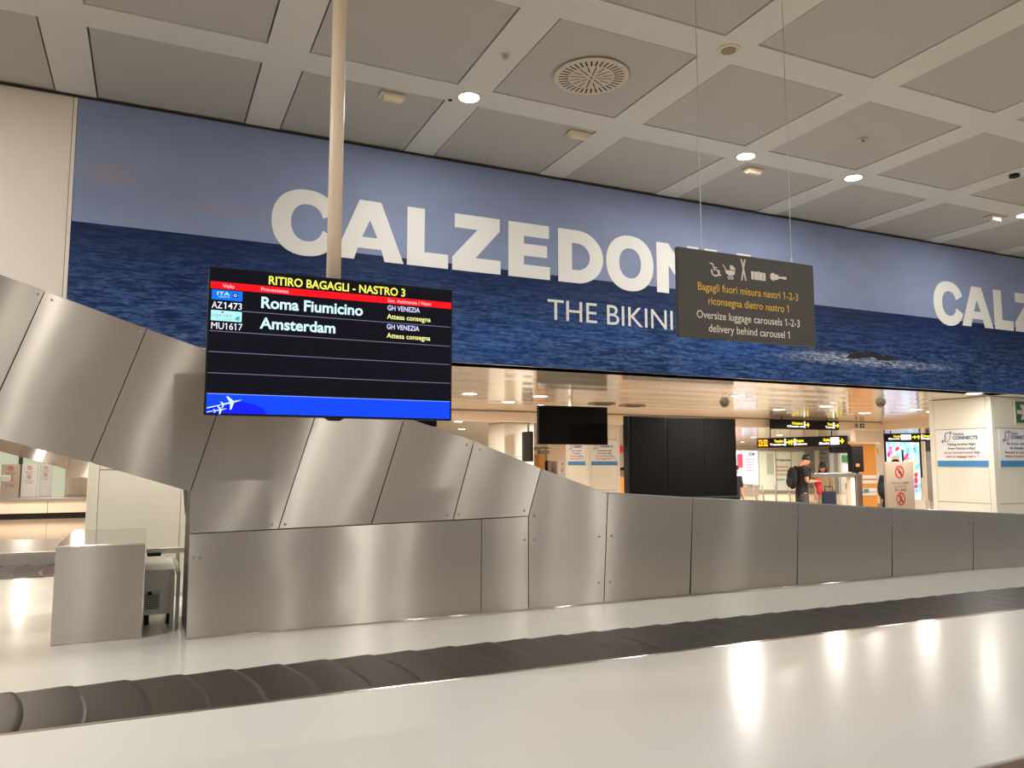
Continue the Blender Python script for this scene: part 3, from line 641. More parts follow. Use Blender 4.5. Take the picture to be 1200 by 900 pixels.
# another dark screen farther back, its lower corner just clears the chute
q = ony(512, 500, 9.2); t = thing('corner_screen', 'dark screen of which only the lower corner shows between lit screen and steel chute', 'screen', (q.x-.6, 9.2, q.z))
MB().box(q.x-1.2, q.x, 9.2, 9.26, q.z, ZS-.06).build('bezel', M_black, t, bevel=.003)
MB().box(q.x-1.19, q.x-.01, 9.197, 9.2, q.z+.012, ZS-.07).build('display_panel', M_off, t)
MB().box(q.x-.30, q.x-.22, 9.196, 9.2, q.z+.02, q.z+.05).build('rating_label', mat('pale_sticker', S(120, 120, 118), .5), t)
MB().box(q.x-.7, q.x-.5, 9.2, 9.24, ZS-.06, ZS).build('bracket', M_black, t)

# ------------------------------------------------------------------ hanging oversize luggage sign
SK = .917; SX, SY, SZ = 2.8216, 3.742, 2.3646                # sign width 1.09 m, hung 3.7 m into the hall
sg = thing('hanging_sign', 'charcoal oversize luggage sign with yellow and white lines hanging on wires', 'sign', (SX, SY, SZ))
def sp_(mb, name, mt, parent=None, **k):                     # sign pieces are drawn on a 1.19 by 0.59 panel, then sized
    mb.v = [((x-3.077)*SK, y*SK, (z-2.432)*SK) for x, y, z in mb.v]
    return mb.build(name, mt, parent or sg, world=False, **k)
sgp = sp_(MB().box(3.077, 4.265, 0, .03, 2.432, 3.024), 'sign_panel', M_signgrey, bevel=.002)
for x in (3.285, 4.075):
    xw = (x-3.077)*SK; zw = .592*SK
    MB().cyl((xw, .0135, zw), .0022, ZC-SZ-zw, n=6).build('wire', M_wire, sg, world=False)
    MB().cyl((xw, .0135, zw), .009, .03, n=10).build('wire_clamp', M_wire, sg, world=False)
for s_, x, z, w_, mt, nm in (('Bagagli fuori misura nastri 1-2-3', 3.672, 2.752, .875, M_txtyel, 'yellow_lettering'), ('riconsegna dietro nastro 1', 3.668, 2.661, .70, M_txtyel, 'yellow_lettering'),
                             ('Oversize luggage carousels 1-2-3', 3.668, 2.564, .895, M_txtwhite, 'white_lettering'), ('delivery behind carousel 1', 3.667, 2.477, .702, M_txtwhite, 'white_lettering')):
    sp_(txt(MB(), s_, x, z, .052, w_, 'C', 0, m=0, bold=.006), nm, mt, sgp)
a, b = -.0025, -.0005
ic = MB(); ic.ring(arc(3.383, 2.888, .037, .034, 160, 380, 20), arc(3.383, 2.888, .026, .024, 160, 380, 20), a, b)
ic.tube([(3.337, -.002, 2.94), (3.362, -.002, 2.935), (3.372, -.002, 2.90), (3.402, -.002, 2.897), (3.415, -.002, 2.865), (3.428, -.002, 2.868)], .0055, 6)
ic.tube([(3.37, -.002, 2.915), (3.395, -.002, 2.915)], .0045, 6); sp_(ic, 'wheelchair_pictogram', M_txtwhite, sgp)
ic = MB(); ic.prism([(3.465, 2.908), (3.55, 2.908), (3.545, 2.885), (3.525, 2.873), (3.492, 2.873), (3.472, 2.885)], a, b)
ic.prism([(3.508, 2.914)] + arc(3.508, 2.914, .044, .032, 0, 90, 10), a, b)
ic.tube([(3.443, -.002, 2.938), (3.455, -.002, 2.935), (3.47, -.002, 2.905)], .004, 6)
for x in (3.497, 3.524): ic.ring(arc(x, 2.857, .012, .012, 0, 360, 14), arc(x, 2.857, .0065, .0065, 0, 360, 14), a, b)
sp_(ic, 'pram_pictogram', M_txtwhite, sgp)
ic = MB(); ic.tube([(3.602, -.002, 2.997), (3.608, -.002, 2.985), (3.640, -.002, 2.85)], .006, 6); ic.tube([(3.638, -.002, 2.997), (3.632, -.002, 2.985), (3.604, -.002, 2.85)], .006, 6)
sp_(ic, 'skis_pictogram', M_txtwhite, sgp); ic = MB()
for x0, x1 in ((3.69, 3.713), (3.718, 3.745), (3.762, 3.789), (3.794, 3.816)): ic.prism([(x0, 2.866), (x1, 2.866), (x1, 2.922), (x0, 2.922)], a, b)
ic.prism([(3.748, 2.866), (3.759, 2.866), (3.759, 2.928), (3.748, 2.928)], a, b); sp_(ic, 'suitcase_pictogram', M_txtwhite, sgp)
ic = MB(); ic.prism(arc(3.884, 2.903, .026, .028, 0, 360, 18)[:-1], a, b); ic.prism(arc(3.915, 2.903, .022, .020, 0, 360, 16)[:-1], a-.0003, b)
ic.prism([(3.93, 2.896), (3.978, 2.896), (3.978, 2.893), (4.006, 2.893), (4.006, 2.913), (3.978, 2.913), (3.978, 2.91), (3.93, 2.91)], a, b)
sp_(ic, 'guitar_pictogram', M_txtwhite, sgp)

# ------------------------------------------------------------------ low area: lamps
def low(px, py, label): p = onz(px, py, ZS); downlight(p.x, p.y, ZS, LOW_W, LOW_COL, label, 'low ceiling downlights', .10, M_lenslow)
low(550, 461.5, 'round warm downlight just right of the lit screen, under the low ceiling'); low(596, 471, 'round warm downlight left of the black hanging screen, farther row')
low(633, 464.5, 'round warm downlight just above the left end of the black hanging screen'); low(913, 480, 'round warm downlight above the upper direction sign, left one')
low(968, 476, 'round warm downlight above the right end of the upper direction sign'); low(1013, 484, 'round warm downlight above the small running figure sign')
low(1073, 480, 'round warm downlight on the low ceiling beside the far right column')
downlight(10.86, 7.47, ZS+.001, LOW_W*.38, LOW_COL, 'round bright downlight tight under the banner at the far right column', 'low ceiling downlights', .10, M_lenslow)
for x in (-1.14, .36, 1.86): downlight(x, 7.46, ZS+.001, LOW_W*.45, LOW_COL, 'added unseen downlight under the banner edge that brightens the left column', 'low ceiling downlights', .10, M_lenslow)  # added lamps, out of sight behind the chute, to brighten the left column
low(537, 494, 'round warm downlight beyond the beam beside the lit screen'); low(1000, 508, 'round warm downlight beyond the beam near the black display box'); low(1028, 506, 'round warm downlight beyond the beam left of the advert totem'); low(870, 518, 'round warm downlight beyond the beam above the pale banner stand')
for (x, y) in ((-1.6, 8.3), (.9, 9.6), (-4.2, 9), (-3, 13), (1.5, 13), (-3.5, 18), (-1.5, 22), (.5, 18), (-6, 22), (-3, 25), (-7, 29), (-2.5, 33), (8, 9.2), (5.2, 16), (9.5, 17.5), (13.5, 17), (8.5, 22), (14, 24), (18, 17), (21, 22), (21, 28), (26, 26), (27, 33), (33, 27.8), (24.5, 29), (30, 25), (28, 29), (22, 24.5), (34, 36), (24, 20), (31, 21), (19, 13), (14, 10.5), (18, 35), (11, 31), (38, 26)):  # extra lamps added to brighten the low area and its far floor
    downlight(x, y, ZS, LOW_W*(3.2 if x > 17 else .8 if y < 10 and x < 2 else 2.0), LOW_COL, 'added warm downlight deep in the low ceiling that brightens the arrivals area', 'added far low ceiling downlights', .10, M_lenslow)
for px, py, l in ((705, 473, 'dark slotted ceiling outlet above the right end of the black hanging screen'), (741, 475, 'dark slotted ceiling outlet between the black screen and the video wall')):
    p = onz(px, py, ZS); t = thing('ceiling_outlet', l, 'air vent', (p.x, p.y, ZS), 0, 'dark ceiling outlets')
    MB().box(p.x-.20, p.x+.20, p.y-.13, p.y+.13, ZS-.02, ZS).build('frame', M_grey, t, bevel=.003)
    m = MB()
    for k in range(5): m.box(p.x-.17, p.x+.17, p.y-.11+.045*k, p.y-.085+.045*k, ZS-.022, ZS-.019)
    m.build('slots', M_seam, t)
for px, py, l in ((849, 471, 'small grey dome on the low ceiling above the video wall'), (1032, 471, 'small grey dome on the low ceiling left of the far right column')):
    p = onz(px, py, ZS); t = thing('dome_camera', l, 'camera', (p.x, p.y, ZS), 0, 'ceiling domes')
    MB().cyl((p.x, p.y, ZS-.03), .08, .03, n=20).build('mount', M_grey, t)
    MB().ball((p.x, p.y, ZS-.03), .07, .07, .06).build('dome', mat('smoked_dome', S(110, 100, 92), .2), t, smooth=True)

# ------------------------------------------------------------------ black hanging screen and video wall
Y2 = 10.45
t = thing('hanging_screen', 'switched off black screen hanging from the low ceiling', 'screen', (5.87, Y2, 1.89))
MB().box(5.267, 6.475, Y2, Y2+.06, 1.888, 2.474).build('bezel', M_black, t, bevel=.004)
MB().box(5.28, 6.462, Y2-.002, Y2+.001, 1.90, 2.462).build('display_panel', M_off, t)
MB().box(5.78, 5.96, Y2+.06, Y2+.12, 2.1, 2.3).build('bracket', M_black, t); MB().cyl((5.87, Y2+.09, 2.2), .03, ZS-2.2, n=14).build('pole', M_pole, t)
Y3 = 10.0
t = thing('video_wall', 'tall black video wall of three upright panels, switched off', 'screen', (7.6, Y3, 0))
xa, xb = ony(738, 487, Y3).x, ony(862, 490, Y3).x; zt, zbm = 2.322, 1.085
MB().box(xa-.03, xb, Y3+.005, Y3+.14, .05, zt).build('cabinet', M_black, t, bevel=.004)
x1, x2 = ony(781.5, 530, Y3).x, ony(824.5, 530, Y3).x
for a, b in ((xa, x1), (x1, x2), (x2, xb)): MB().box(a+.012, b-.012, Y3-.004, Y3+.006, zbm+.015, zt-.02).build('display_panel', M_off, t, bevel=.002)
MB().box(xa, xb, Y3-.012, Y3+.005, zbm-.025, zbm).build('lower_rail', mat('rail_charcoal', S(52, 50, 50), .4), t)
MB().box(xa-.02, xb-.01, Y3-.02, Y3+.16, 0, .05).build('plinth', M_black, t)

# ------------------------------------------------------------------ prohibition signs
M_spanel = mat('sign_greige', S(142, 129, 114), .5); M_sring = mat('prohibition_red', S(160, 34, 30), .5); M_sink = mat('sign_dark_ink', S(78, 52, 44), .6)
M_spanel2 = mat('sign_cool_grey', S(190, 186, 180), .5)
def no_sign(loc, W, Hh, label, pan, rz=0, feet=True):
    t = thing('prohibition_sign', label, 'sign', loc, rz, 'prohibition signs')
    bd = MB().box(0, W, 0, .05, .02, Hh).build('board', pan, t, bevel=.003, world=False)
    if feet: MB().box(-.01, W+.01, -.03, .09, 0, .02).build('base', M_steel, t, world=False)
    k = W/.78
    for cz, kind in ((Hh-.2*k, 0), (Hh-.72*k, 1)):
        cx = W*.49; ink = MB(); red = MB()
        red.ring(arc(cx, cz, .125*k, .125*k, 0, 360, 28), arc(cx, cz, .100*k, .100*k, 0, 360, 28), -.006, 0)
        d = .075*k; e = .011*k
        red.prism([(cx-d-e, cz+d-e), (cx-d+e, cz+d+e), (cx+d+e, cz-d+e), (cx+d-e, cz-d-e)], -.0045, 0)
        ink.ball((cx-.005*k, -.002, cz+.058*k), .02*k, .003, .02*k, 10, 6)
        pts = [(-.005, .03), (-.01, -.015), (.035, -.02), (.04, -.07)] if kind == 0 else [(.0, .03), (-.005, -.02), (-.035, -.045), (-.04, -.08)]
        ink.tube([(cx+a*k, -.003, cz+b*k) for a, b in pts], .013*k, 6)
        ink.tube([(cx-.005*k, -.003, cz+.02*k), (cx+.05*k, -.003, cz+(-.005 if kind == 0 else .045)*k)], .008*k, 6)
        if kind: ink.tube([(cx-.005*k, -.003, cz-.02*k), (cx+.03*k, -.003, cz-.03*k), (cx+.03*k, -.003, cz-.07*k)], .011*k, 6)
        for i, s_ in enumerate((('VIETATO SEDERSI', 'DO NOT SIT', '禁止坐卧'), ('VIETATO SALIRE', 'DO NOT CLIMB', '禁止攀爬'))[kind]):
            txt(MB(), s_, W*.5, cz-(.235+.07*i)*k, .042*k, (.48, .34, .34)[i]*W/.78*1.0, 'C', -.0005, m=0, bold=.004).build('text_line', M_sink, bd, world=False)
        red.build('prohibition_ring', M_sring, bd, world=False); ink.build('pictogram', M_sink, bd, world=False)
    return t
p = ony(1037.4, 540.7, 11.2)
no_sign((p.x, 11.2, 0), ony(1070, 541.3, 11.2).x-p.x, 1.63, 'greige prohibition board standing in front of the colourful advert', M_spanel)

# ------------------------------------------------------------------ second carousel seen beyond the gap at left
t = thing('far_carousel', 'far baggage carousel with steel ledge across the orange floor', 'carousel', (0, 26.3, 0))
MB().box(-14, 16, 26.2, 27.2, .50, .60).build('steel_ledge', M_steel, t, bevel=.01)
MB().box(-14, 16, 26.24, 26.3, .17, .50).build('front_panel', M_beige, t)
m = MB()
for k in range(11): m.box(-13+2.6*k, -12.985+2.6*k, 26.238, 26.241, .17, .5)
m.build('panel_joints', M_groove, t)
MB().box(-14, 16, 26.34, 26.4, .0, .17).build('kick_plate', M_seam, t)
MB().box(-14, 12, 27.2, 31, .3, .45).build('inner_deck', M_deckin, t)
def put_sign(x0, x1, ytop, Y, label, pan, zb=.6):
    a = ony(x0, ytop, Y); b = ony(x1, ytop, Y); no_sign((a.x, Y, zb), b.x-a.x, a.z-zb, label, pan)
put_sign(2, 24, 544.3, 26.6, 'prohibition board on the far carousel ledge, leftmost of the three', M_spanel)
put_sign(26, 44.5, 544.3, 26.9, 'prohibition board on the far carousel ledge, middle of the three', M_spanel2)
put_sign(47, 61.5, 544.9, 27.1, 'prohibition board on the far carousel ledge, rightmost and smallest of the three', M_spanel2)
put_sign(654, 664, 541.0, 26.4, 'tiny grey prohibition board left of the middle poster column', M_spanel2); put_sign(642.5, 652.5, 540.5, 27.0, 'tiny pale prohibition board partly cut by the steel chute', M_spanel)
a = ony(-14, 557, 25.6); b = ony(12, 565, 25.6)
t = thing('trolley_handle', 'grey bar crossing in front of the leftmost prohibition board', 'trolley', (a.x, 25.6, 0))
MB().box(a.x, b.x, 25.6, 25.66, b.z, a.z).build('bar', M_grey, t, bevel=.02)
for x in (a.x+.05,): MB().box(x, x+.05, 25.61, 25.65, 0, b.z).build('leg', M_grey, t)
# window wall far left
wn = thing('glass_partition', 'pale green glass wall with dark post at far left', 'partition', (-6, 38.5, 0))
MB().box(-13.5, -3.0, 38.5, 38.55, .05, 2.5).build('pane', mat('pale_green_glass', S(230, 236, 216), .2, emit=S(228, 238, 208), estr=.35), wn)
a = ony(22, 540, 38.4); MB().box(a.x, a.x+.14, 38.38, 38.5, 0, 2.55).build('post', mat('partition_post', S(120, 116, 108), .4), wn)
MB().box(-13.5, -3.0, 38.44, 38.6, 2.5, ZS).build('head_rail', M_grey, wn)

# ------------------------------------------------------------------ arrivals area on the right
def panel(name, px0, px1, py0, py1, Y, m, parent, th=.06, z0=None, bev=.004, dy=0):
    a = ony(px0, py0, Y); b = ony(px1, py0, Y); c = ony((px0+px1)/2, py1, Y)
    return MB().box(a.x, b.x, Y+dy, Y+dy+th, c.z if z0 is None else z0, ony((px0+px1)/2, py0, Y).z).build(name, m, parent, bevel=bev)
def hung_sign(label, p0, p1, hgt, words, clock=None, white=False):
    """black direction sign from p0 to p1 (tops of its two ends)"""
    d = p1-p0; L = math.hypot(d.x, d.y); rz = math.atan2(d.y, d.x)
    t = thing('direction_sign', label, 'sign', (p0.x, p0.y, p0.z-hgt), rz, 'black direction signs')
    MB().box(0, L, 0, .12, 0, hgt).build('housing', M_black, t, bevel=.006, world=False)
    for x in (L*.15, L*.85): MB().cyl((x, .06, hgt), .015, ZS-(p0.z), n=8).build('hanger', M_black, t, world=False)
    E_y = mat('sign_lit_yellow', (.6, .5, 0), .5, emit=S(255, 230, 40), estr=1.2); E_w = mat('sign_lit_white', (.8, .8, .8), .5, emit=S(255, 250, 245), estr=1.1)
    for (kind, u, wd, s_) in words:
        x = L*u; W = L*wd
        if kind == 'Y': txt(MB(), s_, x, hgt*.52, hgt*.26, W, y=-.001, bold=.03).build('yellow_lettering', E_y, t, world=False)
        if kind == 'W': txt(MB(), s_, x, hgt*.22, hgt*.20, W, y=-.001, bold=.03).build('white_lettering', E_w, t, world=False)
        if kind == 'B': MB().prism([(x, hgt*.18), (x+W, hgt*.18), (x+W, hgt*.84), (x, hgt*.84)], -.004, 0).build('white_tile', E_w, t, world=False)
        if kind in 'RU':
            c = [(-.5, -.12), (.0, -.12), (.0, -.5), (.5, 0), (.0, .5), (.0, .12), (-.5, .12)]; k = hgt*.55
            if kind == 'U': c = [(-q, p) for p, q in c]
            MB().prism([(x+p*k, hgt*.5+q*k) for p, q in c], -.004, 0).build('yellow_arrow', E_y, t, world=False)
    if clock:
        m = MB(); txt(m, clock, L*.018, hgt*.2, hgt*.62, L*.115, y=-.003, bold=.02); m.build('clock_digits', mat('clock_amber', (.3, .1, 0), .5, emit=S(255, 176, 30), estr=2.2), t, world=False)
        MB().box(0, L*.15, -.002, 0, 0, hgt).build('clock_face', mat('clock_maroon', S(96, 40, 16), .5), t, world=False)
    return t
W1 = [('Y', .275, .165, 'Check-in'), ('W', .20, .25, 'Check-in'), ('B', .455, .02, ''), ('R', .51, 0, ''), ('Y', .815, .08, 'Taxi'), ('W', .78, .12, 'Taxi'), ('B', .905, .025, ''), ('R', .97, 0, '')]
hung_sign('upper black direction sign fixed below the beam', ony(906, 491.3, 13.6), ony(983, 492.7, 13.6), .215, W1)
W2 = [('Y', .215, .11, 'Transfers'), ('W', .16, .17, 'Transfers'), ('B', .335, .02, ''), ('R', .385, 0, ''), ('U', .42, 0, ''), ('B', .445, .018, ''), ('Y', .465, .095, 'Dogana'), ('W', .465, .13, 'Customs'), ('Y', .775, .07, 'Uscita'), ('W', .73, .11, 'Exit'), ('B', .85, .09, ''), ('R', .965, 0, '')]
p0 = ond(887, 513.6, 23.4); p1 = ond(990, 510.3, 20.9); p1.z = p0.z
hung_sign('lower black direction sign with an amber clock at its left end', p0, p1, .29, W2, '23:32')
W3 = [('Y', .2, .13, 'Uscita'), ('W', .1, .22, 'Exit'), ('B', .34, .2, ''), ('R', .60, 0, ''), ('U', .68, 0, ''), ('B', .73, .03, ''), ('Y', .78, .18, 'Bagagli'), ('W', .77, .2, 'Baggage')]
p0 = ond(1035, 508.3, 25); p1 = ond(1096, 507, 24.4); p1.z = p0.z
hung_sign('black direction sign directly above the colourful advert totem', p0, p1, .24, W3)
t = thing('running_figure_sign', 'small white running figure exit sign on the beam', 'sign', (15.8, 13.89, 2.44), 0)
MB().box(15.66, 16.04, 13.885, 13.899, 2.455, 2.575).build('plate', M_beige, t); m = MB()
m.prism([(15.70, 2.465), (15.78, 2.465), (15.78, 2.565), (15.70, 2.565)], 13.88, 13.885); m.prism([(15.86, 2.465), (16.0, 2.465), (16.0, 2.565), (15.86, 2.565)], 13.88, 13.885); m.build('dark_tiles', mat('exit_dark_green', S(30, 52, 36), .5), t)
m = MB(); m.ball((15.745, 13.878, 2.55), .01, .003, .01, 8, 5); m.tube([(15.745, 13.878, 2.54), (15.74, 13.878, 2.51), (15.755, 13.878, 2.475)], .007, 6); m.tube([(15.74, 13.878, 2.51), (15.72, 13.878, 2.48)], .006, 6)
m.prism([(15.88, 2.508), (15.92, 2.508), (15.92, 2.485), (15.98, 2.515), (15.92, 2.545), (15.92, 2.522), (15.88, 2.522)], 13.876, 13.88); m.build('pale_symbols', M_txtwhite, t)
# glass screen wall with printed notice
YG = 32
t = thing('glass_partition', 'pale frosted glass screen behind the man with backpack', 'partition', (ony(915, 550, YG).x, YG, 0))
panel('frosted_pane', 888, 943, 529.5, 575, YG, M_frost, t, .04)
panel('top_rail', 887, 944, 527.8, 529.5, YG, M_greyglass, t, .08, dy=-.02); panel('bottom_rail', 887, 944, 574.5, 576, YG, M_greyglass, t, .08, dy=-.02)
for x in (888, 908.3, 926, 942): panel('mullion', x, x+.7, 529, 579, YG, M_greyglass, t, .08, dy=-.03)
panel('grey_patch', 898, 906, 531, 556, YG, mat('grey_notice', S(168, 182, 172), .4), t, .02, dy=-.022)
nm_ = [M_pdark, mat('notice_red', S(176, 92, 92), .5), mat('notice_grey', S(140, 120, 120), .5)]
for i, (s_, yy, wd, mi) in enumerate((('Doganale', 540, 17, 0), ('Articoli da', 548, 14, 1), ('dichiarare', 552.5, 14, 1), ('Goods to', 557, 12, 2), ('declare', 563, 10, 2))):
    a = ony(909.5, yy, YG-.03); b = ony(909.5+wd, yy, YG-.03); txt(MB(), s_, a.x, a.z, .11, b.x-a.x, y=YG-.032, bold=.02).build('notice_lettering', nm_[mi], t)
# banner stand, red poster, bench
YB_ = 29
t = thing('roll_up_banner', 'pale blue standing banner with pink lines left of the glass screen', 'banner', (ony(880, 550, YB_).x, YB_, 0))
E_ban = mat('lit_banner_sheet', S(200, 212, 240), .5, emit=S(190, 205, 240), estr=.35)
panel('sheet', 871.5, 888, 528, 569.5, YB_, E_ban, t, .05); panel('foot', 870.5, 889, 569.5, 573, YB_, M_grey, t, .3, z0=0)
def onb(s_, x, y, wd, cap, mi): a = ony(x, y, YB_); b = ony(x+wd, y, YB_); txt(MB(), s_, a.x, a.z, cap, b.x-a.x, y=YB_-.006, bold=.02).build('lettering', (M_pnavy, mat('banner_pink', S(200, 110, 150), .5))[mi], t)
onb('ADM', 877, 534, 7, .15, 0)
for i, s_ in enumerate(('Servizi', 'Articoli da', 'dichiarare', 'Goods to', 'declare')): onb(s_, 874.5, 539+3.2*i, 9-(i % 2), .07, 1)
t = thing('red_poster', 'white poster with a red block beside the video wall', 'poster', (ony(866, 540, 29.4).x, 29.4, 0))
panel('sheet', 862, 871, 528, 566, 29.4, M_paper, t, .04, z0=0); panel('red_block', 863.5, 869.8, 532, 548, 29.4, mat('poster_crimson', S(206, 60, 76), .5), t, .02, dy=-.022)
YS = 26
t = thing('bench', 'grey metal waiting bench on thin legs in front of the glass screen', 'bench', (ony(880, 572, YS).x, YS, 0))
def px3(x, y, Y=YS): return tuple(ony(x, y, Y))
m = MB(); m.tube([px3(871, 568), px3(882, 568)], .05, 8); m.tube([px3(871, 570.5), px3(881, 570.5)], .05, 8); m.build('seat', M_grey, t, smooth=True)
for x0, x1 in ((882, 887), (893, 895), (924, 926), (908.5, 909.5)):
    m = MB(); a = ony(x0, 569, YS); b = ony(x1, 580, YS); m.tube([tuple(a), (b.x, b.y, 0)], .035, 8); m.build('leg', M_grey, t, smooth=True)
m = MB(); m.tube([px3(882, 569.5), px3(889, 569)], .06, 8); m.tube([px3(884, 574.5), px3(934, 574.5)], .03, 6); m.build('rail', M_grey, t, smooth=True)
# grey lift panel with dots, doors, dark header
YD = 31
t = thing('control_cabinet', 'grey panel with rows of dark dots right of the woman', 'cabinet', (ony(966, 550, YD).x, YD, 0))
panel('housing', 959.5, 972, 528, 576, YD, M_greyglass, t, .3, z0=0); m = MB()
for i in range(4):
    for j in range(3): a = ony(961.5+2.2*i, 531.5+5.0*j, YD); m.cyl((a.x, YD-.01, a.z), .035, .012, 'y', 8)
m.build('dots', M_seam, t)
t = thing('sliding_door', 'grey framed doorway with green notice beneath a black header', 'door', (ony(985, 550, 30).x, 30, 0))
panel('leaf', 983.5, 998, 531, 577, 30, mat('door_pale_grey', S(196, 194, 186), .3), t, .05, z0=0)
panel('frame_post', 972.5, 976, 531, 577, 30, M_greyglass, t, .1, z0=0, dy=-.03); panel('frame_post', 981, 984, 531, 577, 30, M_greyglass, t, .1, z0=0, dy=-.03)
panel('gap', 976, 981, 531, 577, 30, mat('doorway_grey', S(110, 106, 98), .4), t, .05, z0=0)
panel('header', 973.5, 998, 516.5, 530.5, 30, M_black, t, .2, dy=-.05); panel('green_notice', 986, 996, 533.5, 542, 30, mat('notice_green', S(60, 130, 84), .5), t, .02, dy=-.022)
panel('white_notice', 987.5, 997, 544, 553, 30, M_paper, t, .02, dy=-.022); panel('handle', 991, 993.5, 566, 573, 30, M_black, t, .04, dy=-.04)
# steel portal with a black display
t = thing('steel_portal', 'steel gate frame with a black display box on its post', 'gate', (ony(1003, 560, 11.6).x, 11.6, 0))
YP = 11.6
panel('crossbar', 955.5, 1003, 554.3, 559, YP, M_steel, t, .12); panel('post', 1003.2, 1010, 555, 592, YP, M_steel, t, .14, z0=0); panel('post_side', 998, 1002.5, 559, 592, YP, M_beige, t, .12, z0=0, dy=.02)
panel('display_box', 998.5, 1011.8, 522.5, 553, YP, M_black, t, .12, dy=.01); panel('reader', 1003, 1006.8, 543.5, 547, YP, mat('amber_reader', S(190, 110, 50), .4, emit=S(220, 120, 50), estr=.4), t, .02, dy=-.012); panel('neck', 1003, 1007.5, 552, 556, YP, M_black, t, .08, dy=.02)
# orange counter unit and white pillar
YO = 15.9
t = thing('orange_booth', 'orange clad booth with pale shelves behind the steel gate', 'booth', (ony(1013, 560, YO).x, YO, 0))
panel('body', 1000, 1025.5, 518.5, 592, YO, M_orange, t, .12, z0=0)
panel('canopy', 995, 1026, 517.5, 520.5, YO, M_beige, t, .3, dy=-.15)
for a, b in ((557, 561), (563, 566.5), (572, 576), (577, 580.5)): panel('shelf', 1009.5, 1026, a, b, YO, M_paper, t, .5, dy=-.04)
panel('screen', 1011, 1016, 573, 577.5, YO, mat('cyan_screen', S(90, 150, 160), .4), t, .02, dy=-.07)
t = thing('pillar', 'plain white pillar right of the orange booth', 'column', (ony(1030, 540, 17.5).x, 17.5, 0))
panel('shaft', 1002, 1035, 503, 592, 17.5, M_white, t, .2, z0=0); tp = panel('base_trim', 1002, 1035, 590, 592, 17.5, M_grey, t, .22, z0=0, dy=-.01)
panel('yellow_sticker', 1026.5, 1029.5, 526, 532.5, 17.5, mat('sticker_yellow', S(250, 200, 60), .5), t, .01, dy=-.012)
# advert totem
YT = 21.4
t = thing('advert_totem', 'tall lit advert screen with red and pink shapes on pale blue', 'screen', (ony(1058, 560, YT).x, YT, 0))
panel('casing', 1035.8, 1079, 515.8, 590, YT, M_black, t, .25, z0=0)
def ad_mat():
    m = mat('advert_blue_picture', (.02, .02, .02), .3, emit=(1, 1, 1), estr=1.15); nt = m.node_tree; b = nt.nodes['Principled BSDF']
    tc = nt.nodes.new('ShaderNodeTexCoord'); n = nt.nodes.new('ShaderNodeTexNoise'); n.inputs['Scale'].default_value = 2.2; n.inputs['Detail'].default_value = 4
    r = nt.nodes.new('ShaderNodeValToRGB'); r.color_ramp.elements[0].color = S(120, 196, 236); r.color_ramp.elements[1].color = S(232, 242, 255); r.color_ramp.elements[0].position = .35; r.color_ramp.elements[1].position = .65
    nt.links.new(tc.outputs['Object'], n.inputs['Vector']); nt.links.new(n.outputs['Fac'], r.inputs[0]); nt.links.new(r.outputs[0], b.inputs['Emission Color']); return m
panel('picture', 1038, 1076.5, 518.2, 587, YT, ad_mat(), t, .01, dy=-.012)
E_r = mat('advert_red', (.02, 0, 0), .3, emit=S(236, 60, 70), estr=1.1); E_p = mat('advert_pink', (.02, 0, .01), .3, emit=S(240, 120, 200), estr=1.1); E_y2 = mat('advert_cream', (.02, .02, 0), .3, emit=S(250, 226, 160), estr=1.1); E_k = mat('advert_dark', (.01, .01, .01), .4); E_tan = mat('advert_tan', (.02, .01, 0), .3, emit=S(214, 170, 130), estr=1)
m = MB()
def pet(cx, cy, w_, h_, mi, rot=0):
    c = ony(cx, cy, YT); q = ony(cx+w_, cy, YT).x-c.x; hh = c.z-ony(cx, cy+h_, YT).z; pts = []
    for (u, v) in arc(0, 0, q, hh, 0, 360, 12, 1)[:-1]: pts.append((c.x+u*math.cos(rot)-v*math.sin(rot), c.z+u*math.sin(rot)+v*math.cos(rot)))
    m.prism(pts, YT-.018-.001*len(m.f)/40, YT-.012, mi)
for a in ((1043, 525, 2.6, 2.2, 1), (1051, 526, 3, 2, 0, .5), (1043, 530, 2.6, 3, 1), (1041, 533, 1.5, 3, 0), (1049, 537, 5, 3, 4), (1049, 541, 5, 3, 3), (1062.5, 533.5, 2.2, 1.6, 0, .6), (1060, 537, 2.2, 2, 0), (1063, 537, 2, 2.4, 1), (1063, 541, 4, 2.5, 2), (1072, 543, 2, 3, 2), (1073, 556, 2.3, 3, 0, .5), (1073, 563, 2, 4, 0), (1073, 570, 2.2, 2, 0), (1072, 552, 2, 2.5, 2), (1045, 550, 4, 4, 1), (1055, 560, 5, 5, 0), (1060, 575, 4, 4, 1), (1046, 572, 4, 5, 2), (1074, 575, .8, .6, 3), (1071, 526, .8, .9, 3), (1072, 528.5, .6, .6, 3)): pet(*a)
m.build('picture_shapes', [E_r, E_p, E_y2, E_k, E_tan], t)
panel('lipstick', 1055.8, 1058, 527, 541, YT, E_k, t, .006, dy=-.026, bev=0); panel('base_foot', 1034, 1082, 587.5, 592, YT, mat('totem_base', S(50, 64, 62), .4), t, .5, z0=0, dy=-.1)
t = thing('grey_door', 'dark doorway and grey panel right of the advert totem', 'door', (ony(1088, 560, 22.5).x, 22.5, 0))
panel('header', 1082, 1100, 516, 529, 22.5, M_black, t, .1); panel('upper_pane', 1082, 1100, 529, 541, 22.5, M_greyglass, t, .06); panel('leaf', 1082, 1100, 541, 595, 22.5, M_grey, t, .08, z0=0)
panel('white_post', 1079.4, 1081.6, 517, 592, 22.5, M_white, t, .2, z0=0, dy=-.1)
t = thing('bollard', 'small white stand beside the foot of the advert totem', 'stand', (ony(1086, 590, 12.6).x, 12.6, 0))
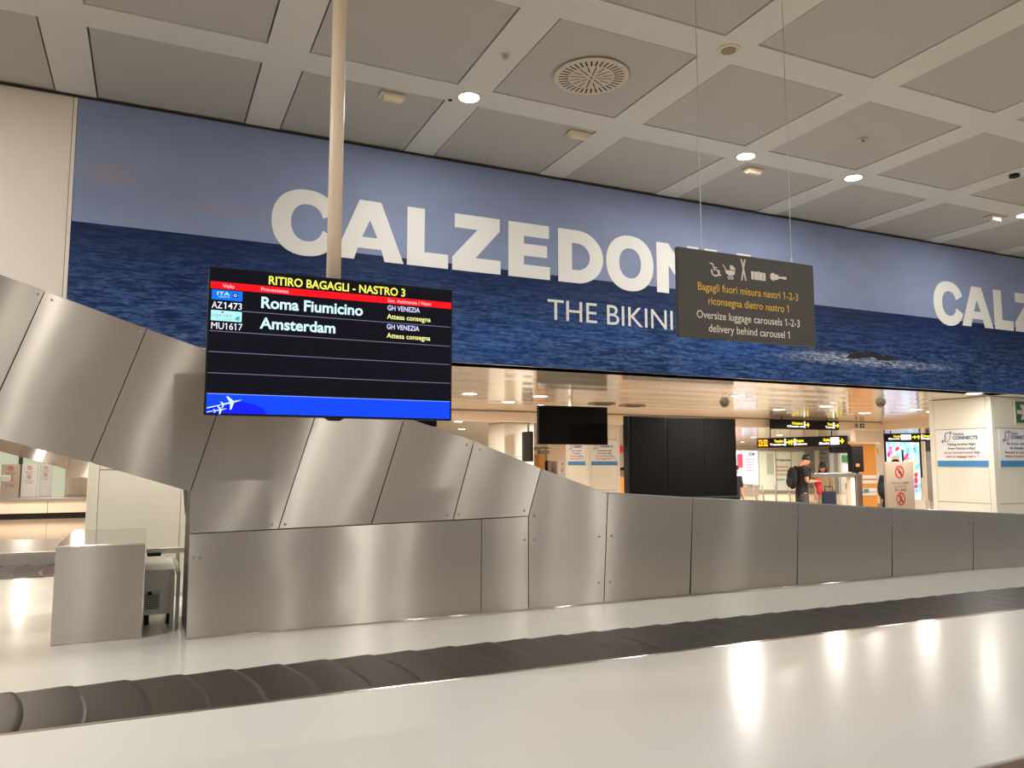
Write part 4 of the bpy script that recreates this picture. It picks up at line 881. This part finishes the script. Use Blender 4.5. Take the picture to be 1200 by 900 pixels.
panel('block', 1084, 1089.5, 586, 595, 12.6, M_white, t, .3, z0=0); panel('rod', 1085.2, 1086.2, 560, 586, 12.6, M_beige, t, .03, dy=.1)

# things glimpsed between the columns in the middle
def simple(name, label, cat, px0, px1, py0, py1, Y, m, th=.15, z0=None, group=None): return tag(panel(name, px0, px1, py0, py1, Y, m, None, th, z0), label, cat, group)
YM = 30
t = thing('check_in_wall', 'beige wall panel left of the middle poster column', 'wall panel', (ony(655, 540, YM).x, YM, 0))
panel('panel', 643, 664, 510, 558, YM, M_beige, t, .2, z0=0); panel('side_strip', 640.5, 643, 505, 558, YM, M_white, t, .25, z0=0, dy=-.05)
t = thing('orange_cabinet', 'orange cabinet under a grey box in the gap left of the black hanging screen', 'cabinet', (ony(636, 540, 29).x, 29, 0))
panel('body', 632, 639.5, 532.5, 560, 29, M_orange, t, .5, z0=0); panel('grey_box', 633.5, 644, 527.5, 532, 29, M_grey, t, .3); panel('dark_shelf', 624, 644, 524, 525.6, 29, mat('shelf_brown', S(110, 96, 84), .5), t, .3)
panel('support', 640.2, 641.2, 532, 560, 29, M_grey, t, .1, z0=0)
t = thing('white_counter', 'white counter front beside the orange cabinet', 'counter', (ony(627, 540, 31).x, 31, 0))
panel('front', 623.5, 632, 527.5, 560, 31, M_white, t, .3, z0=0); panel('worktop', 623, 632.5, 526.2, 527.5, 31, M_grey, t, .35, dy=-.05)
t = thing('hanging_monitor', 'edge of a dark monitor right of the plain white column', 'screen', (ony(623, 530, 17.4).x, 17.4, 1.5))
panel('casing', 621.8, 625.2, 505.5, 541, 17.4, M_black, t, .5); a = ony(623.5, 505.5, 17.4); MB().cyl((a.x, 17.6, a.z), .03, ZS-a.z, n=10).build('hanger', M_grey, t)
t = thing('red_sign', 'small red sign between the middle column and the video wall', 'sign', (ony(730, 526, 20).x, 20, 1.9))
panel('face', 725.8, 736, 522.5, 530.3, 20, mat('red_sign_face', S(214, 26, 40), .4), t, .08); a = ony(731, 522.5, 20); MB().cyl((a.x, 20.04, a.z), .015, ZS-a.z, n=8).build('hanger', M_grey, t)
t = thing('baggage_trolley', 'parked grey baggage trolley beside the video wall edge', 'trolley', (ony(731, 555, 16).x, 16, 0))
m = MB(); P3 = lambda x, y, dy=0: tuple(ony(x, y, 16)+Vector((0, dy, 0)))
m.tube([P3(727.5, 549.5), P3(734, 548.8), P3(738, 549.5)], .035, 8); m.build('handle', M_black, t, smooth=True)
m = MB(); a = ony(731.5, 549, 16); b = ony(733, 556, 16); m.tube([tuple(a), tuple(b), (b.x+.05, b.y, .25), (b.x+.1, b.y+.5, .2)], .03, 8); m.box(b.x-.2, b.x+.25, 16.1, 16.9, .2, .24); m.build('frame', M_grey, t)
m = MB(); m.box(b.x-.15, b.x+.15, 15.95, 16.2, b.z-.05, b.z+.1); m.build('basket', M_grey, t, bevel=.02)
m = MB(); [m.cyl((b.x+dx_, 16.2+dy_, .09), .08, .04, 'x', 14) for dx_ in (-.2, .2) for dy_ in (0, .6)]; m.build('wheels', M_black, t)
t = thing('orange_counter', 'orange counter front low beside the video wall edge', 'counter', (ony(731, 570, 19).x, 19, 0))
panel('front', 725.5, 742, 558.5, 592, 19, M_orange, t, .5, z0=0); panel('worktop', 725, 742.5, 556.8, 558.5, 19, M_white, t, .55, dy=-.03)
t = thing('parked_trolleys', 'dark trolley handles just above the steel chute beside the small boards', 'trolley', (ony(641, 548, 28).x, 28, 0))
m = MB(); Q = lambda x, y: tuple(ony(x, y, 28)); m.tube([Q(639.5, 541.5), Q(644.5, 541.5), Q(645, 544)], .06, 8); m.tube([Q(640.5, 542), Q(641, 552)], .08, 8); m.build('handle', M_black, t, smooth=True)
m = MB(); a = ony(641, 552, 28); m.tube([tuple(a), (a.x, a.y, .6)], .05, 8); m.build('stem', M_black, t)

# ------------------------------------------------------------------ people
def skin_mesh(name, pts, edges, mtl, parent, sub=2, root=0):
    """pts: {key: (x,y,z,rx[,ry])}"""
    ks = list(pts); ix = {k: i for i, k in enumerate(ks)}
    me = bpy.data.meshes.new(name); me.from_pydata([pts[k][:3] for k in ks], [(ix[a], ix[b]) for a, b in edges], []); me.materials.append(mtl)
    o = bpy.data.objects.new(name, me); C.objects.link(o)
    o.modifiers.new('skin', 'SKIN').use_smooth_shade = True
    if not me.skin_vertices: me.attributes
    for k in ks:
        v = me.skin_vertices[0].data[ix[k]]; r = pts[k][3:]; v.radius = (r[0], r[-1]); v.use_root = (ix[k] == root)
    s = o.modifiers.new('sub', 'SUBSURF'); s.levels = sub; s.render_levels = sub
    look_mesh(o); o.parent = parent; return o
def lerp(a, b, t): return tuple(a[i]+(b[i]-a[i])*t for i in range(3))
def person(loc, rz, Ht, label, shirt, trouser, hair_long=False, arms=None, nod=.0, skirt=None, sleeve=.55, legs=None):
    t = thing('person', label, 'person', loc, rz); k = Ht/1.75
    # joints for a figure facing -y
    J = {'pel': (0, 0, .93), 'wai': (0, -.005, 1.08), 'che': (0, .0, 1.27), 'nec': (0, .01, 1.44), 'hea': (0, -.02-.09*nod, 1.55-.01*nod), 'cro': (0, -.01-.16*nod, 1.66-.05*nod)}
    for s_, q in ((-1, 'l'), (1, 'r')):
        J['sh'+q] = (s_*.165, .01, 1.40); A = (arms or {}).get(q) or ((s_*.22, .03, 1.12), (s_*.235, -.06, .88))
        J['el'+q], J['wr'+q] = A
        lg = (legs or {}).get(q) or ((s_*.10, -.01, .50), (s_*.105, .02, .09)); J['hi'+q] = (s_*.095, 0, .90); J['kn'+q], J['an'+q] = lg
        J['to'+q] = (J['an'+q][0]+s_*.02, J['an'+q][1]-.13, .04)
    J = {a: tuple(c*k for c in b) for a, b in J.items()}
    pts = {}; E = []
    def V(n, p, rx, ry=None): pts[n] = tuple(p)+(rx*k, (ry or rx)*k)
    V('pel', J['pel'], .11, .075); V('wai', J['wai'], .115, .08); V('che', J['che'], .145, .10); V('top', lerp(J['che'], J['nec'], .68), .10, .075); V('nec', J['nec'], .052)
    V('hea0', lerp(J['nec'], J['hea'], .55), .055, .06); V('hea', J['hea'], .072, .088); V('cro', J['cro'], .07, .085)
    E += [('pel', 'wai'), ('wai', 'che'), ('che', 'top'), ('top', 'nec'), ('nec', 'hea0'), ('hea0', 'hea'), ('hea', 'cro')]
    d = Vector(J['hea'])-Vector(J['nec']); fw = Vector((0, -1, 0)); fw = (fw - d.normalized()*fw.dot(d.normalized())).normalized()
    nose = Vector(J['hea'])+fw*.098*k - d.normalized()*.0; V('nose', nose, .012); E.append(('hea', 'nose'))
    for s_, q in ((-1, 'l'), (1, 'r')):
        V('ear'+q, Vector(J['hea'])+Vector((s_*.082*k, .01, 0)), .012, .02); E.append(('hea', 'ear'+q))
        V('sh'+q, J['sh'+q], .058); V('el'+q, J['el'+q], .040); V('wr'+q, J['wr'+q], .027)
        E += [('top', 'sh'+q), ('sh'+q, 'el'+q), ('el'+q, 'wr'+q)]
        dr = (Vector(J['wr'+q])-Vector(J['el'+q])).normalized(); side = dr.cross(Vector((0, 0, 1))); side = side.normalized() if side.length > .1 else Vector((0, 1, 0)); dn = dr.cross(side)
        if abs(dr.z) > .8: side, dn = Vector((0, -1, 0)), Vector((-s_, 0, 0))
        pm = Vector(J['wr'+q])+dr*.055*k; V('pa'+q, pm, .032, .020); E.append(('wr'+q, 'pa'+q))
        for i, (o_, ln) in enumerate(((-.027, .068), (-.009, .078), (.009, .074), (.027, .058))):
            a = pm+dr*.035*k+side*o_*k; b = a+dr*ln*.5*k+dn*.012*k; c = b+dr*ln*.38*k+dn*.03*k
            for n, p, r in (('a', a, .0105), ('b', b, .0095), ('c', c, .008)): V(f'f{q}{i}{n}', p, r)
            E += [('pa'+q, f'f{q}{i}a'), (f'f{q}{i}a', f'f{q}{i}b'), (f'f{q}{i}b', f'f{q}{i}c')]
        a = pm-dr*.01*k+side*-.036*k; b = a+dr*.035*k-side*.016*k+dn*.012*k
        V('t'+q+'a', a, .0125); V('t'+q+'b', b, .0105); V('t'+q+'c', b+dr*.025*k+dn*.008*k, .009); E += [('pa'+q, 't'+q+'a'), ('t'+q+'a', 't'+q+'b'), ('t'+q+'b', 't'+q+'c')]
        V('hi'+q, J['hi'+q], .075); V('kn'+q, J['kn'+q], .057); V('ca'+q, lerp(J['kn'+q], J['an'+q], .35), .056); V('an'+q, J['an'+q], .038); V('to'+q, J['to'+q], .04, .03)
        E += [('pel', 'hi'+q), ('hi'+q, 'kn'+q), ('kn'+q, 'ca'+q), ('ca'+q, 'an'+q), ('an'+q, 'to'+q)]
    skin_mesh('body', pts, E, M_skin, t)
    # clothes: shells grown on the same joints
    P2 = {}; E2 = []
    def U(n, p, rx, ry=None): P2[n] = tuple(p)+(rx*k, (ry or rx)*k)
    U('hem0', (0, 0, J['pel'][2]-.16*k), .165, .14); U('hem', J['pel'], .165, .125); E2.append(('hem0', 'hem')); U('wai', J['wai'], .148, .108); U('che', J['che'], .162, .117); U('top', lerp(J['che'], J['nec'], .66), .115, .09); U('col', lerp(J['che'], J['nec'], .93), .072)
    E2 += [('hem', 'wai'), ('wai', 'che'), ('che', 'top'), ('top', 'col')]
    for q in 'lr':
        U('sh'+q, J['sh'+q], .073); U('m'+q, lerp(J['sh'+q], J['el'+q], min(1, sleeve)), .062); E2 += [('top', 'sh'+q), ('sh'+q, 'm'+q)]
        if sleeve > 1: U('w'+q, lerp(J['el'+q], J['wr'+q], sleeve-1), .046); E2.append(('m'+q, 'w'+q))
    skin_mesh('shirt', P2, E2, shirt, t)
    P3_ = {}; E3 = []
    def T(n, p, rx, ry=None): P3_[n] = tuple(p)+(rx*k, (ry or rx)*k)
    T('wst', lerp(J['pel'], J['wai'], .75), .14, .10); T('pel', J['pel'], .158, .125); E3.append(('wst', 'pel'))
    for q in 'lr':
        T('hi'+q, J['hi'+q], .110); T('kn'+q, J['kn'+q], .074); T('an'+q, lerp(J['kn'+q], J['an'+q], .93), .062); E3 += [('pel', 'hi'+q), ('hi'+q, 'kn'+q), ('kn'+q, 'an'+q)]
    skin_mesh('trousers', P3_, E3, trouser, t)
    for q in 'lr':
        a = J['an'+q]; m = MB(); m.ball((a[0], a[1]-.06*k, .045*k), .05*k, .135*k, .05*k); m.build('shoe', M_black, t, smooth=True, world=False)
    # hair, eyes, mouth
    hd = Vector(J['hea']); ax = (Vector(J['cro'])-hd).normalized(); m = MB(); m.ball((0, 0, 0), .091*k, .106*k, .1*k, 20, 14)
    up = Vector((0, 0, 1)).rotation_difference(ax).to_matrix(); c0 = hd+ax*.055*k - fw*.012*k
    vs = []
    for v in m.v:
        v = Vector(v); lim = (-.012 if v.y < -.02*k else -.075)*k
        if v.z < lim: v.z = lim; v.x *= .93; v.y = v.y*.93 + .01*k
        vs.append(tuple(c0+up@v))
    m.v = vs; m.build('hair', M_hair, t, smooth=True, world=False)
    if hair_long:
        m = MB(); sp_ = hd+Vector((0, .05*k, .0)); m.ball((sp_.x, sp_.y+.01*k, sp_.z-.07*k), .098*k, .062*k, .17*k, 18, 12)
        m.ball((sp_.x-.082*k, sp_.y-.04*k, sp_.z-.08*k), .028*k, .05*k, .15*k); m.ball((sp_.x+.082*k, sp_.y-.04*k, sp_.z-.08*k), .028*k, .05*k, .15*k); m.build('long_hair', M_hair, t, smooth=True, world=False)
    m = MB()
    for s_ in (-1, 1): e = hd+fw*.084*k+ax*.022*k+Vector((s_*.031*k, 0, 0)); m.ball(tuple(e), .012*k, .008*k, .007*k, 10, 6)
    m.build('eyes', mat('dark_eyes', S(30, 22, 20), .3), t, smooth=True, world=False)
    e = hd+fw*.086*k-ax*.045*k; m = MB(); m.ball(tuple(e), .02*k, .006*k, .005*k, 10, 6); m.build('mouth', mat('lips', S(160, 90, 84), .5), t, smooth=True, world=False)
    return t, J, k
def on_floor(px, D): p = ond(px, 545, D); return (p.x, p.y, 0)
F_blk = mat('black_cotton', S(30, 29, 31), .85, 0, .1, 30); F_gry = mat('charcoal_denim', S(74, 70, 70), .85, 0, .15, 30); F_bei = mat('beige_coat_cloth', S(176, 156, 126), .85, 0, .1, 30); F_nvy = mat('navy_cloth', S(40, 42, 66), .8); F_red = mat('red_cloth', S(200, 36, 52), .7, 0, .15, 20)
# man with backpack, in profile facing right in the photo, head bowed over his hands
view = math.atan2(ond(938, 545, 17).y, ond(938, 545, 17).x)
rz_man = view + math.radians(28)
lm = on_floor(938.5, 17)
pm_, J, k = person(lm, rz_man, 1.86, 'person in black T-shirt and grey trousers with a backpack looking down at their hands', F_blk, F_gry, arms={'l': ((-.225, -.01, 1.13), (-.10, -.26, 1.14)), 'r': ((.225, -.01, 1.13), (.09, -.27, 1.15))}, nod=1.0, sleeve=.72)
def loc2(p, o=lm, rz=rz_man): c, s_ = math.cos(rz), math.sin(rz); return (o[0]+p[0]*c-p[1]*s_, o[1]+p[0]*s_+p[1]*c, o[2]+p[2])
bp_ = thing('backpack', 'black backpack on the back of the person in black T-shirt', 'backpack', loc2((0, .19, 1.06)), rz_man)
m = MB(); m.ball((0, .02, .22), .155, .10, .24, 18, 14); m.v = [(max(-.15, min(.15, x)), y, z) for x, y, z in m.v]; m.build('bag', F_blk, bp_, smooth=True, world=False)
m = MB(); m.ball((0, .09, .14), .11, .05, .12, 14, 10); m.build('front_pocket', mat('backpack_dark_grey', S(44, 43, 45), .7), bp_, smooth=True, world=False)
for s_ in (-1, 1): m = MB(); m.tube([(s_*.09, -.08, .42), (s_*.10, -.19, .49), (s_*.11, -.335, .40), (s_*.12, -.34, .25), (s_*.13, -.24, .08), (s_*.11, -.08, .05)], .018, 8); m.build('strap', F_blk, bp_, smooth=True, world=False)
m = MB(); m.ball((0, 0, 0), .085, .06, .12, 14, 10); m.ball((.02, -.01, -.14), .07, .05, .12, 14, 10); m.ball((-.03, .0, .06), .06, .05, .06, 12, 8)
o = m.build('red_garment', F_red, None, smooth=True); q = loc2((0, -.36*k, 1.10*k)); o.location = q; tag(o, 'crumpled red garment held in the hands of the person with backpack', 'garment')
# woman facing the viewer
lw = on_floor(965, 18.5); vw = math.atan2(lw[1], lw[0])
pw, Jw, kw = person(lw, vw - PI/2 - math.radians(18), 1.66, 'person with long dark hair and beige coat looking down beside the steel gate', F_bei, F_bei, True, arms={'l': ((-.21, .02, 1.12), (-.17, -.14, .92)), 'r': ((.21, .0, 1.12), (.20, -.16, .90))}, nod=.6, sleeve=1.75)
# her dark suitcase
c, s_ = math.cos(vw-PI/2), math.sin(vw-PI/2); ls = on_floor(970, 17.4)
su = thing('suitcase', 'dark navy upright bag in front of the person in beige coat', 'suitcase', ls, vw-PI/2)
MB().box(-.15, .15, -.11, .11, .35, .98).build('shell', F_nvy, su, bevel=.03, world=False); MB().box(-.16, .16, -.12, .12, .06, .36).build('lower_shell', M_black, su, bevel=.03, world=False)
m = MB(); m.tube([(-.08, .08, .97), (-.08, .08, 1.08), (.08, .08, 1.08), (.08, .08, .97)], .012, 8); m.build('handle', M_black, su, smooth=True, world=False)
for x in (-.11, .11):
    for y in (-.08, .08): MB().cyl((x-.012, y, .035), .035, .024, 'x', 12).build('wheel', M_black, su, world=False)
# person half hidden by the prohibition board, person half hidden by the video wall
lh = on_floor(1041.5, 17); vh = math.atan2(lh[1], lh[0])
ph, Jh, kh = person(lh, vh + math.radians(70), 1.62, 'person in dark clothes half hidden behind the prohibition board', F_blk, F_blk, nod=.3, sleeve=1.7)
bh = thing('shoulder_bag', 'bulging black bag worn by the person behind the prohibition board', 'bag', loc2((0, .16, .78), lh, vh + math.radians(70)), vh + math.radians(70))
m = MB(); m.ball((0, .05, .22), .15, .13, .22, 16, 12); m.build('bag', F_blk, bh, smooth=True, world=False); m = MB(); m.tube([(-.1, -.0, .42), (-.12, -.16, .56), (-.12, -.28, .4)], .02, 8); m.build('strap', F_blk, bh, smooth=True, world=False)
lv = on_floor(859.5, 16); vv = math.atan2(lv[1], lv[0])
person(lv, vv - PI/2 + math.radians(40), 1.62, 'person in black half hidden behind the right edge of the video wall', F_blk, F_blk, nod=.2, sleeve=.8)

bpy.data.objects.remove(_to); bpy.data.curves.remove(_tc)
